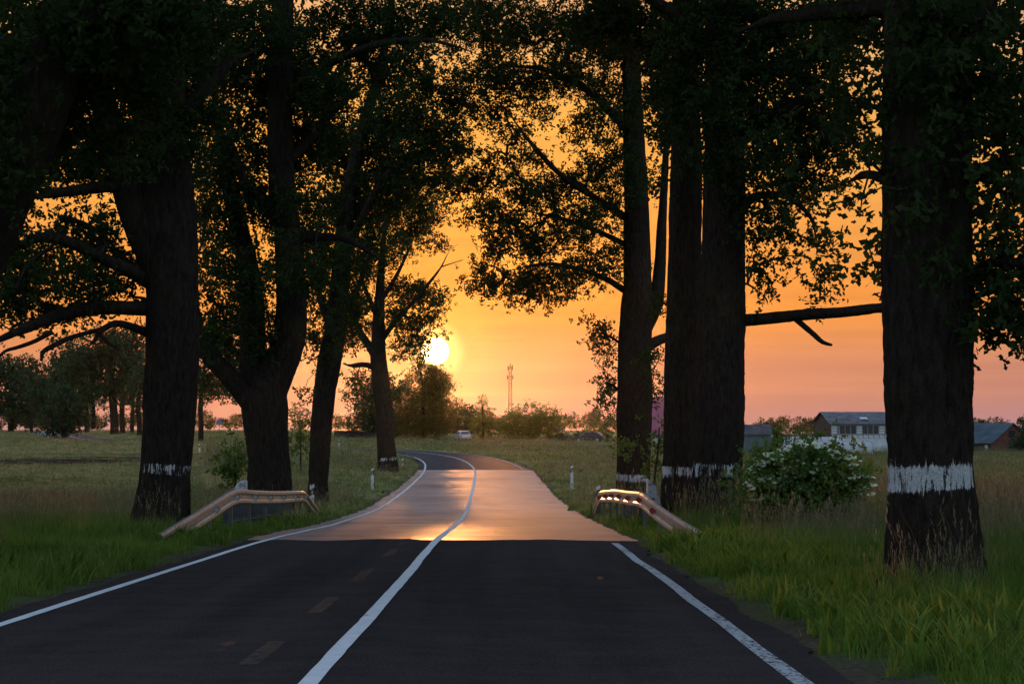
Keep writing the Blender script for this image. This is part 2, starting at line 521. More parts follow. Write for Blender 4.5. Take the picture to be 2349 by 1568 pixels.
def road_strip(i0, i1, offs, dz, ragged=0.0, wob=0.0, sd=0):
    i = np.arange(i0, i1 + 1)
    P_ = ROAD[i]; N_ = RN[i]
    o = np.repeat(np.asarray(offs, float)[None], len(i), 0)
    if ragged:
        o[:, 0] -= ragged * (vnoise(i * 0.9, i * 0.0, seed=21 + sd) - 0.5 + 0.8 * (vnoise(i * 0.21, i * 0.0, seed=22 + sd) - 0.5))
        o[:, -1] += ragged * (vnoise(i * 0.9, i * 0.0, seed=23 + sd) - 0.5 + 0.8 * (vnoise(i * 0.21, i * 0.0, seed=24 + sd) - 0.5))
    if wob:
        o += (wob * (vnoise(i * 0.13, i * 0.0, seed=31 + sd) - 0.5))[:, None]
    x = P_[:, 0, None] + N_[:, 0, None] * o; y = P_[:, 1, None] + N_[:, 1, None] * o
    if ragged > 0.05:
        for J in (J0, J1):
            y[i == J] += (vnoise(o[i == J] * 1.1, o[i == J] * 0, seed=51) - 0.5) * 0.9 + (vnoise(o[i == J] * 4.0, o[i == J] * 0, seed=52) - 0.5) * 0.5
    crown = -0.008 * np.abs(o)
    z = P_[:, 2, None] + crown + dz
    v = np.stack([x, y, z], -1).reshape(-1, 3)
    m = len(offs); g = np.arange(len(i) * m).reshape(len(i), m)
    f = np.stack([g[:-1, :-1], g[:-1, 1:], g[1:, 1:], g[1:, :-1]], -1).reshape(-1, 4)
    return v, f


iy = lambda y: int(np.abs(ROAD[:600, 1] - y).argmin())
J0, J1 = iy(PATCH0), iy(PATCH1)
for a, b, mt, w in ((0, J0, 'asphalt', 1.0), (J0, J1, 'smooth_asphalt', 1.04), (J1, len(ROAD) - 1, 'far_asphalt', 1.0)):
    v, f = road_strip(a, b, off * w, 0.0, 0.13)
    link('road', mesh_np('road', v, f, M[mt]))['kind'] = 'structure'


def line_mat(name, c, wear, sc=9.0, top=1.0, soft=0.04):
    k = NT(name)
    P = k.geo()
    n = k.noise(1.0, k.mapped((sc, sc * 0.3, sc), P), 5, 0.7); n2 = k.noise(0.7, P, 3)
    k.col(k.ramp(n, [(0.3, tuple(v * 0.8 for v in c)), (0.7, c)])); k.set(0.8, 0.0)
    k.alpha(k.ramp(k.math('ADD', k.math('MULTIPLY', n, 0.6), k.math('MULTIPLY', n2, 0.4)), [(wear - soft, 0.0), (wear + soft, top)]))
    return k.m


M['line'] = line_mat('white line paint', (0.66, 0.68, 0.70), 0.34)
M['worn_line'] = line_mat('worn line paint', (0.42, 0.44, 0.46), 0.42, 24.0, 0.95, 0.07)
M['ghost_line'] = line_mat('rubbed out line', (0.12, 0.11, 0.10), 0.50, 14.0, 0.42, 0.14)
M['ghost_line'].node_tree.nodes['Principled BSDF'].inputs['Specular IOR Level'].default_value = 0.001


def paint(i0, i1, o, w, mt, dz=0.005, wob=0.0, sd=0):
    v, f = road_strip(i0, i1, (o - w / 2, o, o + w / 2), dz, 0.007, wob, sd)
    ob = link('road_marking', mesh_np('road_marking', v, f, M[mt])); ob['kind'] = 'structure'
    return ob


last = len(ROAD) - 1
paint(0, last, 0.0, 0.12, 'line', 0.005, 0.02, 1)                 # centre line
paint(0, last, -3.0, 0.11, 'line', 0.005, 0.04, 5)                # left edge
paint(0, J0 - 4, 2.98, 0.12, 'worn_line', 0.005, 0.04, 9)         # right edge, up to the new surface
paint(J1 + 2, last, 3.0, 0.12, 'worn_line', 0.005, 0.10, 13)
for y0, y1 in ((19.0, 21.5), (25.3, 28.5), (32.5, 36.5), (41.0, 44.5), (46.5, 49.0)):   # old dashes left of the centre line
    paint(iy(y0), iy(y1), -0.52, 0.13, 'ghost_line', 0.004, 0.0, 17)

# ------------------------------------------------------------------ grass
def blade(v, f, base, yaw, h, w, lean, segs=3):
    c, s = math.cos(yaw), math.sin(yaw)
    b = len(v)
    for i in range(segs + 1):
        t = i / segs
        ww = w * (1 - t) ** 0.7 * 0.5
        bend = lean * t * t
        px = base[0] + c * bend * h; py = base[1] + s * bend * h; pz = h * t * (1 - 0.25 * lean * t)
        if i == segs:
            v.append((px, py, pz))
        else:
            v.append((px - s * ww, py + c * ww, pz)); v.append((px + s * ww, py - c * ww, pz))
    for i in range(segs - 1):
        k_ = b + 2 * i
        f.append((k_, k_ + 1, k_ + 3)); f.append((k_, k_ + 3, k_ + 2))
    k_ = b + 2 * (segs - 1)
    f.append((k_, k_ + 1, k_ + 2))


def tuft(name, n, h0, h1, w, spread, mat, heads=0, headmat=None, lean=0.5):
    v, f = [], []
    for i in range(n):
        r = spread * math.sqrt(random.random()); a = random.random() * 6.283
        blade(v, f, (r * math.cos(a), r * math.sin(a)), random.random() * 6.283, random.uniform(h0, h1), w * random.uniform(0.7, 1.3), random.uniform(0.1, lean))
    nb = len(f)
    for i in range(heads):
        r = spread * math.sqrt(random.random()); a = random.random() * 6.283
        bx, by = r * math.cos(a), r * math.sin(a); yaw = random.random() * 6.283; h = random.uniform(h1 * 1.1, h1 * 1.7); ln = random.uniform(0.05, 0.35)
        blade(v, f, (bx, by), yaw, h, w * 0.5, ln, 3)
        tx, ty, tz = v[-1]
        for q in range(4):
            y2 = yaw + random.uniform(-1, 1); L = random.uniform(0.04, 0.08); b = len(v)
            ox, oy = math.cos(y2), math.sin(y2); zz = tz - 0.035 * q
            v += [(tx, ty, zz), (tx + ox * L * 0.2 - oy * 0.006, ty + oy * L * 0.2 + ox * 0.006, zz + L * 0.5),
                  (tx + ox * L * 0.4, ty + oy * L * 0.4, zz + L), (tx + ox * L * 0.2 + oy * 0.006, ty + oy * L * 0.2 - ox * 0.006, zz + L * 0.45)]
            f += [(b, b + 1, b + 2), (b, b + 2, b + 3)]
    me = mesh_np(name, v, np.array(f), mat)
    if headmat:
        me.materials.append(headmat)
        me.polygons.foreach_set('material_index', np.where(np.arange(len(f)) < nb, 0, 1).astype(np.int32))
    return me


def grass_mat(name, c1, c2, c3):
    k = NT(name)
    oi = k.n.new('ShaderNodeObjectInfo').outputs['Random']
    n = k.noise(0.28, k.geo(), 4)
    f = k.math('ADD', k.math('MULTIPLY', oi, 0.45), k.math('MULTIPLY', n, 0.55))
    col = k.ramp(f, [(0.28, c1), (0.5, c2), (0.72, c3)])
    k.col(col); k.set(0.7, 0.03)
    t = k.n.new('ShaderNodeBsdfTranslucent'); k.l.new(col, t.inputs[0])
    m = k.n.new('ShaderNodeMixShader'); m.inputs[0].default_value = 0.35
    k.l.new(k.b.outputs[0], m.inputs[1]); k.l.new(t.outputs[0], m.inputs[2]); k.l.new(m.outputs[0], k.out.inputs[0])
    return k.m


M['grass'] = grass_mat('green grass', (0.056, 0.112, 0.014), (0.098, 0.170, 0.024), (0.165, 0.220, 0.042))
M['grass_dry'] = grass_mat('dry grass', (0.22, 0.225, 0.07), (0.34, 0.31, 0.12), (0.44, 0.38, 0.18))
M['seed'] = grass_mat('seed heads', (0.11, 0.10, 0.05), (0.17, 0.145, 0.08), (0.24, 0.20, 0.12))

grass_col = bpy.data.collections.new('grass tufts')
tufts = [tuft('tuft', 16, 0.10, 0.26, 0.010, 0.12, M['grass'], lean=0.8),
         tuft('tuft', 16, 0.14, 0.34, 0.011, 0.13, M['grass'], lean=0.7),
         tuft('tuft', 14, 0.25, 0.48, 0.010, 0.14, M['grass'], 1, M['seed'], lean=0.55),
         tuft('tuft', 12, 0.32, 0.58, 0.009, 0.15, M['grass'], 3, M['seed'], lean=0.5),
         tuft('tuft', 16, 0.22, 0.48, 0.010, 0.15, M['grass_dry'], 3, M['seed'], lean=0.5),
         tuft('tuft', 10, 0.15, 0.34, 0.035, 0.12, M['grass'], lean=0.9)]
for i, me in enumerate(tufts):
    o = bpy.data.objects.new('grass_tuft_%02d' % i, me); grass_col.objects.link(o)


def scatter_group(coll):
    ng = bpy.data.node_groups.new('scatter', 'GeometryNodeTree')
    ng.interface.new_socket('Geometry', in_out='INPUT', socket_type='NodeSocketGeometry')
    ng.interface.new_socket('Geometry', in_out='OUTPUT', socket_type='NodeSocketGeometry')
    N = ng.nodes; L = ng.links
    gi = N.new('NodeGroupInput'); go = N.new('NodeGroupOutput')
    iop = N.new('GeometryNodeInstanceOnPoints')
    ci = N.new('GeometryNodeCollectionInfo'); ci.inputs['Collection'].default_value = coll
    ci.inputs['Separate Children'].default_value = True; ci.inputs['Reset Children'].default_value = True

    def na(name, t):
        n = N.new('GeometryNodeInputNamedAttribute'); n.data_type = t; n.inputs['Name'].default_value = name
        return n.outputs['Attribute']
    e2r = N.new('FunctionNodeEulerToRotation')
    L.new(na('rot', 'FLOAT_VECTOR'), e2r.inputs[0])
    L.new(gi.outputs[0], iop.inputs['Points']); L.new(ci.outputs[0], iop.inputs['Instance'])
    iop.inputs['Pick Instance'].default_value = True
    L.new(na('pick', 'INT'), iop.inputs['Instance Index'])
    L.new(e2r.outputs[0], iop.inputs['Rotation']); L.new(na('scl', 'FLOAT_VECTOR'), iop.inputs['Scale'])
    L.new(iop.outputs[0], go.inputs[0])
    return ng


def scatter(name, pos, rot, scl, pick, ng):
    me = bpy.data.meshes.new(name)
    me.vertices.add(len(pos)); me.vertices.foreach_set('co', pos.astype(np.float32).ravel())
    for nm, ty, v in (('rot', 'FLOAT_VECTOR', rot), ('scl', 'FLOAT_VECTOR', scl)):
        a = me.attributes.new(nm, ty, 'POINT'); a.data.foreach_set('vector', v.astype(np.float32).ravel())
    a = me.attributes.new('pick', 'INT', 'POINT'); a.data.foreach_set('value', pick.astype(np.int32))
    o = link(name, me)
    md = o.modifiers.new('scatter', 'NODES'); md.node_group = ng
    return o


NG = scatter_group(grass_col)
pp, rr, ss, kk = [], [], [], []
for y0, y1, dens, sc in ((14, 40, 62, 1.0), (40, 62, 40, 1.1), (62, 110, 14, 1.35), (110, 200, 4.0, 1.9), (200, 330, 1.1, 2.6), (330, 470, 0.45, 3.2)):
    xm = 0.205 * y1 + 1.0
    n = int(2 * xm * (y1 - y0) * dens)
    X = rng.uniform(-xm, xm, n); Y = rng.uniform(y0, y1, n)
    keep = np.abs(X) < 0.205 * Y + 1.0
    X, Y = X[keep], Y[keep]
    so, st, di, s = fields(X, Y)
    a = np.abs(s)
    edge = 3.42 + 0.4 * vnoise(X / 1.2, Y / 1.2, seed=40)
    keep = (a > edge) & (rng.random(len(X)) > so * 0.9) & ((a > edge + 0.35) | (rng.random(len(X)) < 0.5))
    X, Y, st, a = X[keep], Y[keep], st[keep], a[keep]
    Z = ground_z(X, Y) - 0.02
    r = rng.random(len(X)); pn = vnoise(X / 3.0, Y / 3.0, seed=41)
    tall = smooth(5.2, 7.5, a + (pn - 0.5) * 3)
    pk = np.where(r < 0.5, 0, 1)
    pk = np.where((rng.random(len(X)) < tall * 0.6), np.where(rng.random(len(X)) < 0.7, 2, 3), pk)
    pk = np.where((pk < 2) & (pn > 0.62) & (rng.random(len(X)) < 0.25), 5, pk)
    pk = np.where(rng.random(len(X)) < st * 0.6 * smooth(45, 75, Y), 4, pk)
    pk = np.where((pk == 3) & (Y < 45) & (rng.random(len(X)) < 0.7), 2, pk)
    n = len(X)
    pp.append(np.stack([X, Y, Z], 1))
    rr.append(np.stack([rng.normal(0, 0.12, n), rng.normal(0, 0.12, n), rng.uniform(0, 6.283, n)], 1))
    h = rng.uniform(0.7, 1.25, n) * (0.7 + 0.6 * pn)
    hz = h * (1 + 0.12 * (sc - 1)) * np.where(a < 4.6, 0.8, 1.0) * (1 - 0.4 * smooth(60, 110, Y)) * (1 - 0.45 * smooth(0.07, 0.10, -X / Y) * smooth(40, 70, Y)) * (1 - 0.45 * np.exp(-((X - 5.4) / 2.0) ** 2) * smooth(36, 42, Y) * (1 - smooth(56, 60, Y)))
    ss.append(np.stack([sc * h, sc * h, hz], 1)); kk.append(pk)
grass = scatter('verge_grass', np.vstack(pp), np.vstack(rr), np.vstack(ss), np.concatenate(kk), NG)
tag(grass, 'uncut green and straw coloured grass along both verges and fields', 'grass', kind='stuff')
print('grass tufts', len(np.concatenate(kk)))

# ------------------------------------------------------------------ trees
def frames(path):
    T = np.gradient(path, axis=0); T /= np.linalg.norm(T, axis=1)[:, None] + 1e-12
    U = np.zeros_like(T); ref = np.array([1.0, 0, 0])
    u = ref - T[0] * ref.dot(T[0])
    if np.linalg.norm(u) < 0.2:
        ref = np.array([0, 1.0, 0]); u = ref - T[0] * ref.dot(T[0])
    u /= np.linalg.norm(u)
    for i in range(len(T)):
        u = u - T[i] * u.dot(T[i]); u /= np.linalg.norm(u); U[i] = u
    return T, U, np.cross(T, U)


def tube(path, rad, segs, amp=0.0, lump=0.0, freq=13.0, seed=0):
    """swept tube with bark ridges; returns verts, quads, ridge value, outward dirs"""
    T, U, W = frames(path)
    th = np.linspace(0, 2 * math.pi, segs, endpoint=False)
    D = U[:, None] * np.cos(th)[None, :, None] + W[:, None] * np.sin(th)[None, :, None]
    base = path[:, None] + D * rad[:, None, None]
    ridge = np.zeros(base.shape[:2])
    r = np.repeat(rad[:, None], segs, 1)
    if amp:
        q = base.reshape(-1, 3)
        warp = (vnoise(q[:, 0] * 5, q[:, 1] * 5, q[:, 2] * 2.5, seed + 1) - 0.5) * 0.12
        n = vnoise(q[:, 0] * freq + warp * freq, q[:, 1] * freq - warp * freq, q[:, 2] * 2.6, seed)
        ridge = (1 - np.abs(2 * n - 1)).reshape(base.shape[:2])
        r = r + amp * (ridge - 0.6)
        r = r + amp * 0.5 * (vnoise(q[:, 0] * freq * 3, q[:, 1] * freq * 3, q[:, 2] * 14, seed + 5).reshape(ridge.shape) - 0.5)
    if lump:
        q = base.reshape(-1, 3)
        r = r + lump * (vnoise(q[:, 0] * 2.3, q[:, 1] * 2.3, q[:, 2] * 1.1, seed + 7).reshape(r.shape) - 0.5)
    v = path[:, None] + D * r[:, :, None]
    m = len(path); g = np.arange(m * segs).reshape(m, segs); g2 = np.roll(g, -1, 1)
    f = np.stack([g[:-1], g2[:-1], g2[1:], g[1:]], -1)
    return v.reshape(-1, 3), f, ridge, D


def px_path(pts, d, dz0=0.0, dz1=0.0, step=0.05):
    """(x, y, r) in frame units at distance d (running to d+dz) -> world path and radii"""
    n = len(pts); out = []
    for i, (x, y, r) in enumerate(pts):
        dd = d + dz0 + (dz1 - dz0) * i / max(1, n - 1)
        p = at(x, y, dd); out.append((*p, r * dd / FPX))
    q = catmull(np.array(out), step)
    return q[:, :3], np.maximum(q[:, 3], 0.004)


def leaf_shape(kind):
    if kind == 'oak':
        v = np.array([(0, 0, 0), (-0.16, 0.30, .03), (-0.10, 0.44, .01), (-0.27, 0.68, .05), (0, 1.0, -.04), (0.27, 0.68, .05), (0.10, 0.44, .01), (0.16, 0.30, .03)], float)
        f = [(0, 6, 7), (0, 2, 6), (0, 1, 2), (2, 5, 6), (2, 3, 4), (2, 4, 5)]
    elif kind == 'quad':
        v = np.array([(0, 0, 0), (-0.26, 0.55, .06), (0, 1.0, -.04), (0.26, 0.55, .06)], float)
        f = [(0, 3, 1), (1, 3, 2)]
    else:   # narrow
        v = np.array([(0, 0, 0), (-0.11, 0.45, .03), (0, 1.0, -.08), (0.11, 0.45, .03)], float)
        f = [(0, 3, 1), (1, 3, 2)]
    return v, np.array(f)


def rot_from(axis, roll):
    """frames with Z along axis; returns (n,3,3) columns x,y,z"""
    z = axis / (np.linalg.norm(axis, axis=1)[:, None] + 1e-9)
    a = np.where(np.abs(z[:, 2:3]) < 0.9, np.array([[0, 0, 1.0]]), np.array([[1.0, 0, 0]]))
    x = np.cross(a, z); x /= np.linalg.norm(x, axis=1)[:, None]
    y = np.cross(z, x)
    c, s = np.cos(roll)[:, None], np.sin(roll)[:, None]
    return np.stack([x * c + y * s, -x * s + y * c, z], -1)


SPRIGS = {}


def sprigs(kind):
    if kind in SPRIGS:
        return SPRIGS[kind]
    lv, lf = leaf_shape(kind)
    out = []
    for q in range(8):
        n = 8
        ax = np.stack([rng.normal(0, 1, n), rng.normal(0, 1, n), rng.uniform(-0.5, 1.1, n)], 1)
        R = rot_from(ax, rng.uniform(0, 6.283, n))
        # leaf's own Y runs along the leaf: put it on the frame's Z
        R = np.stack([R[:, :, 0], R[:, :, 2], R[:, :, 1]], -1)
        sc = rng.uniform(0.75, 1.25, n)
        base = np.stack([rng.normal(0, 0.25, n), rng.normal(0, 0.25, n), rng.uniform(-1.0, 0.5, n)], 1)
        v = np.einsum('nij,vj->nvi', R, lv) * sc[:, None, None] + base[:, None]
        f = (np.arange(n)[:, None, None] * len(lv) + lf[None]).reshape(-1, 3)
        out.append((v.reshape(-1, 3), f))
    SPRIGS[kind] = out
    return out


def foliage(pos, axis, scale, kind):
    V, F = [], []; base = 0
    tpl = sprigs(kind)
    which = rng.integers(0, len(tpl), len(pos))
    R = rot_from(axis, rng.uniform(0, 6.283, len(pos)))
    for q, (tv, tf) in enumerate(tpl):
        m = which == q
        if not m.any(): continue
        v = np.einsum('nij,vj->nvi', R[m], tv) * scale[m][:, None, None] + pos[m][:, None]
        f = tf[None] + (np.arange(m.sum()) * len(tv))[:, None, None]
        V.append(v.reshape(-1, 3)); F.append(f.reshape(-1, 3) + base); base += m.sum() * len(tv)
    return np.vstack(V), np.vstack(F)


def grow(pool, targets, seg=0.45, sag=0.05):
    """join every target to the nearest wood; returns nodes, parents, index of each target"""
    d0 = np.array([np.min(np.sum((pool - t) ** 2, 1)) for t in targets])
    order = np.argsort(d0)
    N = np.empty((len(pool) + len(targets) * 14 + 10, 3)); n = len(pool); N[:n] = pool
    par = [-1] * n; tip = np.zeros(len(targets), int); ps = np.zeros(len(targets), bool)
    for t in order:
        p = targets[t]
        d2 = np.sum((N[:n] - p) ** 2, 1)
        d2[:len(pool)] *= 1.5
        j = int(d2.argmin()); a = N[j].copy(); L = math.dist(a, p)
        k_ = max(1, min(12, int(math.ceil(L / seg))))
        jit = rng.normal(0, 0.10 * seg, (k_, 3))
        prev = j
        for q in range(1, k_ + 1):
            s = q / k_
            pt = a + (p - a) * s
            pt[2] += L * 0.16 * math.sin(math.pi * s) - sag * L * 0.0
            if q < k_: pt = pt + jit[q - 1]
            N[n] = pt; par.append(prev); prev = n; n += 1
        tip[t] = n - 1
    return N[:n].copy(), np.array(par), tip


def twig_mesh(N, par, npool, r0, rmax):
    cnt = np.ones(len(N))
    for i in range(len(N) - 1, npool - 1, -1):
        cnt[par[i]] += cnt[i]
    rad = np.minimum(r0 * cnt ** 0.5, rmax)
    i = np.arange(npool, len(N)); a = N[par[i]]; b = N[i]
    ra = np.where(par[i] < npool, np.minimum(rad[i] * 1.15, rmax), np.minimum(rad[par[i]], rmax)); rb = rad[i]
    ax = b - a; R = rot_from(ax + 1e-6, np.zeros(len(i)))
    th = np.array([0, 2.094, 4.189])
    ring = np.stack([np.cos(th), np.sin(th)], 1)
    off_ = np.einsum('nij,kj->nki', R[:, :, :2], ring)
    va = a[:, None] + off_ * ra[:, None, None]; vb = b[:, None] + off_ * rb[:, None, None]
    v = np.concatenate([va, vb], 1).reshape(-1, 3)
    f0 = np.array([(0, 1, 4, 3), (1, 2, 5, 4), (2, 0, 3, 5)])
    f = (np.arange(len(i))[:, None, None] * 6 + f0[None]).reshape(-1, 4)
    return v, f


tri_total = 0


def in_blob(c, r, n, clump):
    out = np.empty((0, 3)); thr = 0.45
    while len(out) < n:
        thr -= 0.05
        p = rng.normal(size=(n * 3 + 8, 3)); p /= np.linalg.norm(p, axis=1)[:, None]
        p *= rng.random((len(p), 1)) ** (1 / 2.6)
        p = c + p * r
        keep = vnoise(p[:, 0] / clump, p[:, 1] / clump, p[:, 2] / clump, 77) > thr
        out = np.vstack([out, p[keep]])
    return out[:n]


def tree(name, label, cat, d, trunk, stems=(), blobs=(), band=None, group=None, ls=1.0, kind='quad', leafmat='oak_leaf', detail=1.0,
         upper=0, spread=2.2, rmax=0.06, tau=1.0, leaf=0.115, ground_it=True, seed=0, barkmat='bark', washmat='wash', band_side=None, upper_z=None, fat=1.0):
    """trunk: (x,y,r) list in frame units at distance d, from the foot upward.
    stems: list of (pts, dz0, dz1). blobs: (x,y,rx,ry[,tau[,dz]])"""
    global tri_total
    foot = at(trunk[0][0], trunk[0][1], d)
    gz = float(ground_z([foot[0]], [foot[1]])[0])
    root = empty(name, (foot[0], foot[1], gz))
    tag(root, label, cat, group)
    O = np.array((foot[0], foot[1], gz))
    path, rad = px_path(trunk, d, step=0.04 / detail if detail >= 1 else 0.12)
    # stand it on the ground with a root flare
    if ground_it:
        z0, z1 = path[0, 2], path[-1, 2]
        if z0 > gz - 0.05:
            add = np.linspace(gz - 0.25, z0, 8)[:-1]
            path = np.vstack([np.stack([np.full(7, path[0, 0]), np.full(7, path[0, 1]), add], 1), path]); rad = np.concatenate([np.full(7, rad[0]), rad])
    hgt = path[:, 2] - gz
    rad = rad * (1 + 0.16 * np.exp(-np.maximum(hgt, 0) / 0.28))
    segs = int(96 * detail) if detail >= 0.6 else 14
    if detail >= 0.6:
        # thin the rings above the frame
        top = CAMZ + HOR / FPX * d + 0.5
        keep = (path[:, 2] < top) | (np.arange(len(path)) % 8 == 0)
        path, rad = path[keep], rad[keep]
    v, f, ridge, D = tube(path, rad, segs, 0.036 if detail >= 0.6 else 0.0, 0.07 * min(1, rad[0]), 10.5, seed)
    zz = path[:, 2]
    if band:
        zc0 = at(trunk[0][0], band[1], d)[2]; zc1 = at(trunk[0][0], band[0], d)[2]
        marg = 0.10
        isb = (zz[:-1] > zc0 - marg) & (zz[1:] < zc1 + marg)
        tf = f[~isb].reshape(-1, 4); bf = f[isb].reshape(-1, 4)
    else:
        tf = f.reshape(-1, 4); bf = None
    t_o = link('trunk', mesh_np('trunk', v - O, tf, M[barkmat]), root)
    tri_total += 2 * len(tf)
    if bf is not None and len(bf):
        ew = 0.05
        e = smooth(zc0 - ew, zc0 + ew * 0.6, zz) * (1 - smooth(zc1 - ew * 0.6, zc1 + ew, zz))
        face = D @ np.array(band_side if band_side is not None else (0.5 if foot[0] < 0 else -0.5, -1.0, 0)) / 1.118
        wash = (e[:, None] * (0.20 + 0.52 * ridge) * smooth(-0.15, 0.25, face)).ravel()
        us, inv = np.unique(bf, return_inverse=True)
        bm_ = mesh_np('whitewash_band', (v - O)[us], inv.reshape(-1, 4), M[washmat])
        a_ = bm_.attributes.new('wash', 'FLOAT', 'POINT'); a_.data.foreach_set('value', wash[us].astype(np.float32))
        link('whitewash_band', bm_, t_o)
        tri_total += 2 * len(bf)
    ptop = CAMZ + HOR / FPX * d
    pool = [path[(hgt_ok := path[:, 2] > gz + 0.45 * (min(path[-1, 2], ptop) - gz))][::6]]
    for st in stems:
        sp, a_, b_ = st[:3]
        q, r = px_path(sp, d, a_, b_, 0.08 if detail >= 0.6 else 0.2)
        big = r.max() > 0.10
        if len(st) < 4:
            r = np.maximum(r * np.clip(np.linspace(1, 0, len(r)) / 0.35, 0.12, 1), 0.006)
        sv, sf, _, _ = tube(q, r, (40 if big else 14) if detail >= 0.6 else 8, (0.016 if big else 0.006) if detail >= 0.6 else 0, 0.03 * r.max(), 13.0, seed + 3)
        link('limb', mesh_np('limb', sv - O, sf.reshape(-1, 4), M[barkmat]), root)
        tri_total += 2 * sf.reshape(-1, 4).shape[0]
        if len(st) < 4:
            pool.append(q[::5])
    pool = np.vstack(pool)
    per = 6
    unit = 8 * per * (leaf * ls) ** 2 * 0.26 * 0.62 * 0.33
    tg, tax, tsc = [], [], []
    for bl in blobs:
        x, y, rx, ry = bl[0], bl[1], bl[2] * fat, bl[3] * fat; ta = (bl[4] if len(bl) > 4 else 1.0) * tau
        dz = bl[5] if len(bl) > 5 else rng.uniform(-spread, spread)
        c = at(x, y, d + dz); s = (d + dz) / FPX
        r = np.array((rx * s, 0.5 * (rx + ry) * s * 1.3, ry * s))
        n = max(2, int(round(ta * 1.25 * math.pi * r[0] * r[2] / unit)))
        tg.append(in_blob(c, r, n, 0.55 * max(1.0, ls * 0.8))); tsc.append(np.full(n, ls))
    main = np.vstack(tg)
    N, par, tip = grow(pool, main, 0.4 * ls ** 0.7)
    tv, tfq = twig_mesh(N, par, len(pool), 0.0048 * ls ** 0.8, rmax)
    allpos, allax, allsc = [], [], []

    def dress(N_, par_, tip_, sc, jitter):
        tp = N_[tip_]; out = tp - N_[np.maximum(par_[tip_], 0)]
        out /= np.linalg.norm(out, axis=1)[:, None] + 1e-6
        p = np.repeat(tp, per, 0) + rng.normal(0, jitter, (len(tp) * per, 3)) * np.array([1, 1, 0.8])
        ax = np.repeat(out, per, 0) * 0.7 + rng.normal(0, 0.6, (len(p), 3)) + np.array([0, 0, -0.15])
        allpos.append(p); allax.append(ax); allsc.append(rng.uniform(0.8, 1.2, len(p)) * leaf * sc)
    dress(N, par, tip, ls, 0.23 * ls)
    if upper:
        us_ = 3.2
        zt = ptop + 0.6 if upper_z is None else upper_z
        tgu = []
        tipz = zt + 1.5
        for q in range(upper):
            cc = np.array((path[-1, 0] + rng.uniform(-3.0, 3.0), d + rng.uniform(-3, 3), zt + 2.4 + q * (11.0 / upper)))
            rr_ = np.array((3.4, 3.4, 2.2)) * rng.uniform(0.85, 1.2)
            n = int(1.25 * math.pi * rr_[0] * rr_[2] / (unit / ls ** 2 * us_ ** 2))
            tgu.append(in_blob(cc, rr_, n, 1.6))
        tgu = np.vstack(tgu)
        tgu[:, 2] = np.maximum(tgu[:, 2], zt + 0.6)
        pool2 = np.stack([np.full(12, path[-1, 0]), np.full(12, path[-1, 1]), np.linspace(zt, zt + 11, 12)], 1)
        N2, par2, tip2 = grow(pool2, tgu, 1.0)
        tv2, tf2 = twig_mesh(N2, par2, len(pool2), 0.012, 0.12)
        tfq = np.vstack([tfq, tf2 + len(tv)]); tv = np.vstack([tv, tv2])
        dress(N2, par2, tip2, us_, 0.55)
    tw = link('twigs', mesh_np('twigs', tv - O, tfq, M['twig']), root); tw['kind'] = 'stuff'
    lv, lf = foliage(np.vstack(allpos), np.vstack(allax), np.concatenate(allsc), kind)
    cr = link('crown', mesh_np('crown', lv - O, lf, M[leafmat], False), root); cr['kind'] = 'stuff'
    tri_total += 2 * len(tfq) + len(lf)
    return root


G_OAK = 'old oaks lining the road'
# right hand row, nearest first
tree('oak_tree', 'broad oak trunk with wide white band standing alone in tall grass at right', 'tree', 28.2,
     [(2150, 1395, 113), (2147, 1300, 108), (2142, 1200, 103), (2135, 1090, 97), (2132, 900, 99), (2130, 700, 101), (2126, 500, 101), (2126, 300, 102), (2130, 100, 101), (2135, -200, 95), (2140, -800, 80), (2145, -1800, 55)],
     [([(2060, 15, 26), (1960, 22, 20), (1860, 34, 16), (1770, 45, 12), (1650, 90, 7)], 0, 1.5),
      ([(2190, 420, 22), (2290, 380, 17), (2400, 360, 14), (2550, 380, 10)], 0, -1),
      ([(2190, 60, 30), (2300, -40, 24), (2450, -160, 16)], 0, 1),
      ([(2205, 640, 16), (2290, 600, 11), (2400, 620, 8)], 0.2, -0.5),
      ([(2050, 420, 14), (1990, 400, 10), (1940, 420, 7)], 0.2, 0.8)],
     [(2300, 130, 70, 130, 1.25), (2310, 330, 60, 100, 1.2), (2295, 480, 45, 70, 1.1), (2325, 560, 40, 70, 1.9), (2318, 670, 45, 70, 2.2), (2312, 745, 32, 44, 2.0), (2338, 700, 24, 60, 1.8), (2270, 240, 40, 80, 0.9), (2290, 30, 80, 60, 1.4),
      (2130, 560, 70, 40, 0.5, -0.75), (2090, 450, 60, 40, 0.5, -0.75), (2160, 300, 80, 60, 0.6, -0.8), (2110, 150, 100, 80, 0.8, -0.8), (2180, 640, 40, 26, 0.35, -0.7), (2140, 30, 110, 60, 0.9, -0.8),
      (2000, 100, 70, 90, 0.9), (1960, 230, 60, 70, 0.7), (1975, 360, 45, 55, 0.8), (1975, 470, 35, 50, 0.7), (1985, 545, 30, 40, 0.6), (1985, 625, 28, 35, 0.8), (2370, 300, 60, 200, 0.9), (2400, 600, 50, 100, 0.9)],
     band=(1068, 1122), group=G_OAK, kind='oak', detail=1.35, upper=5, spread=0.9, seed=1, upper_z=7.2, rmax=0.03)

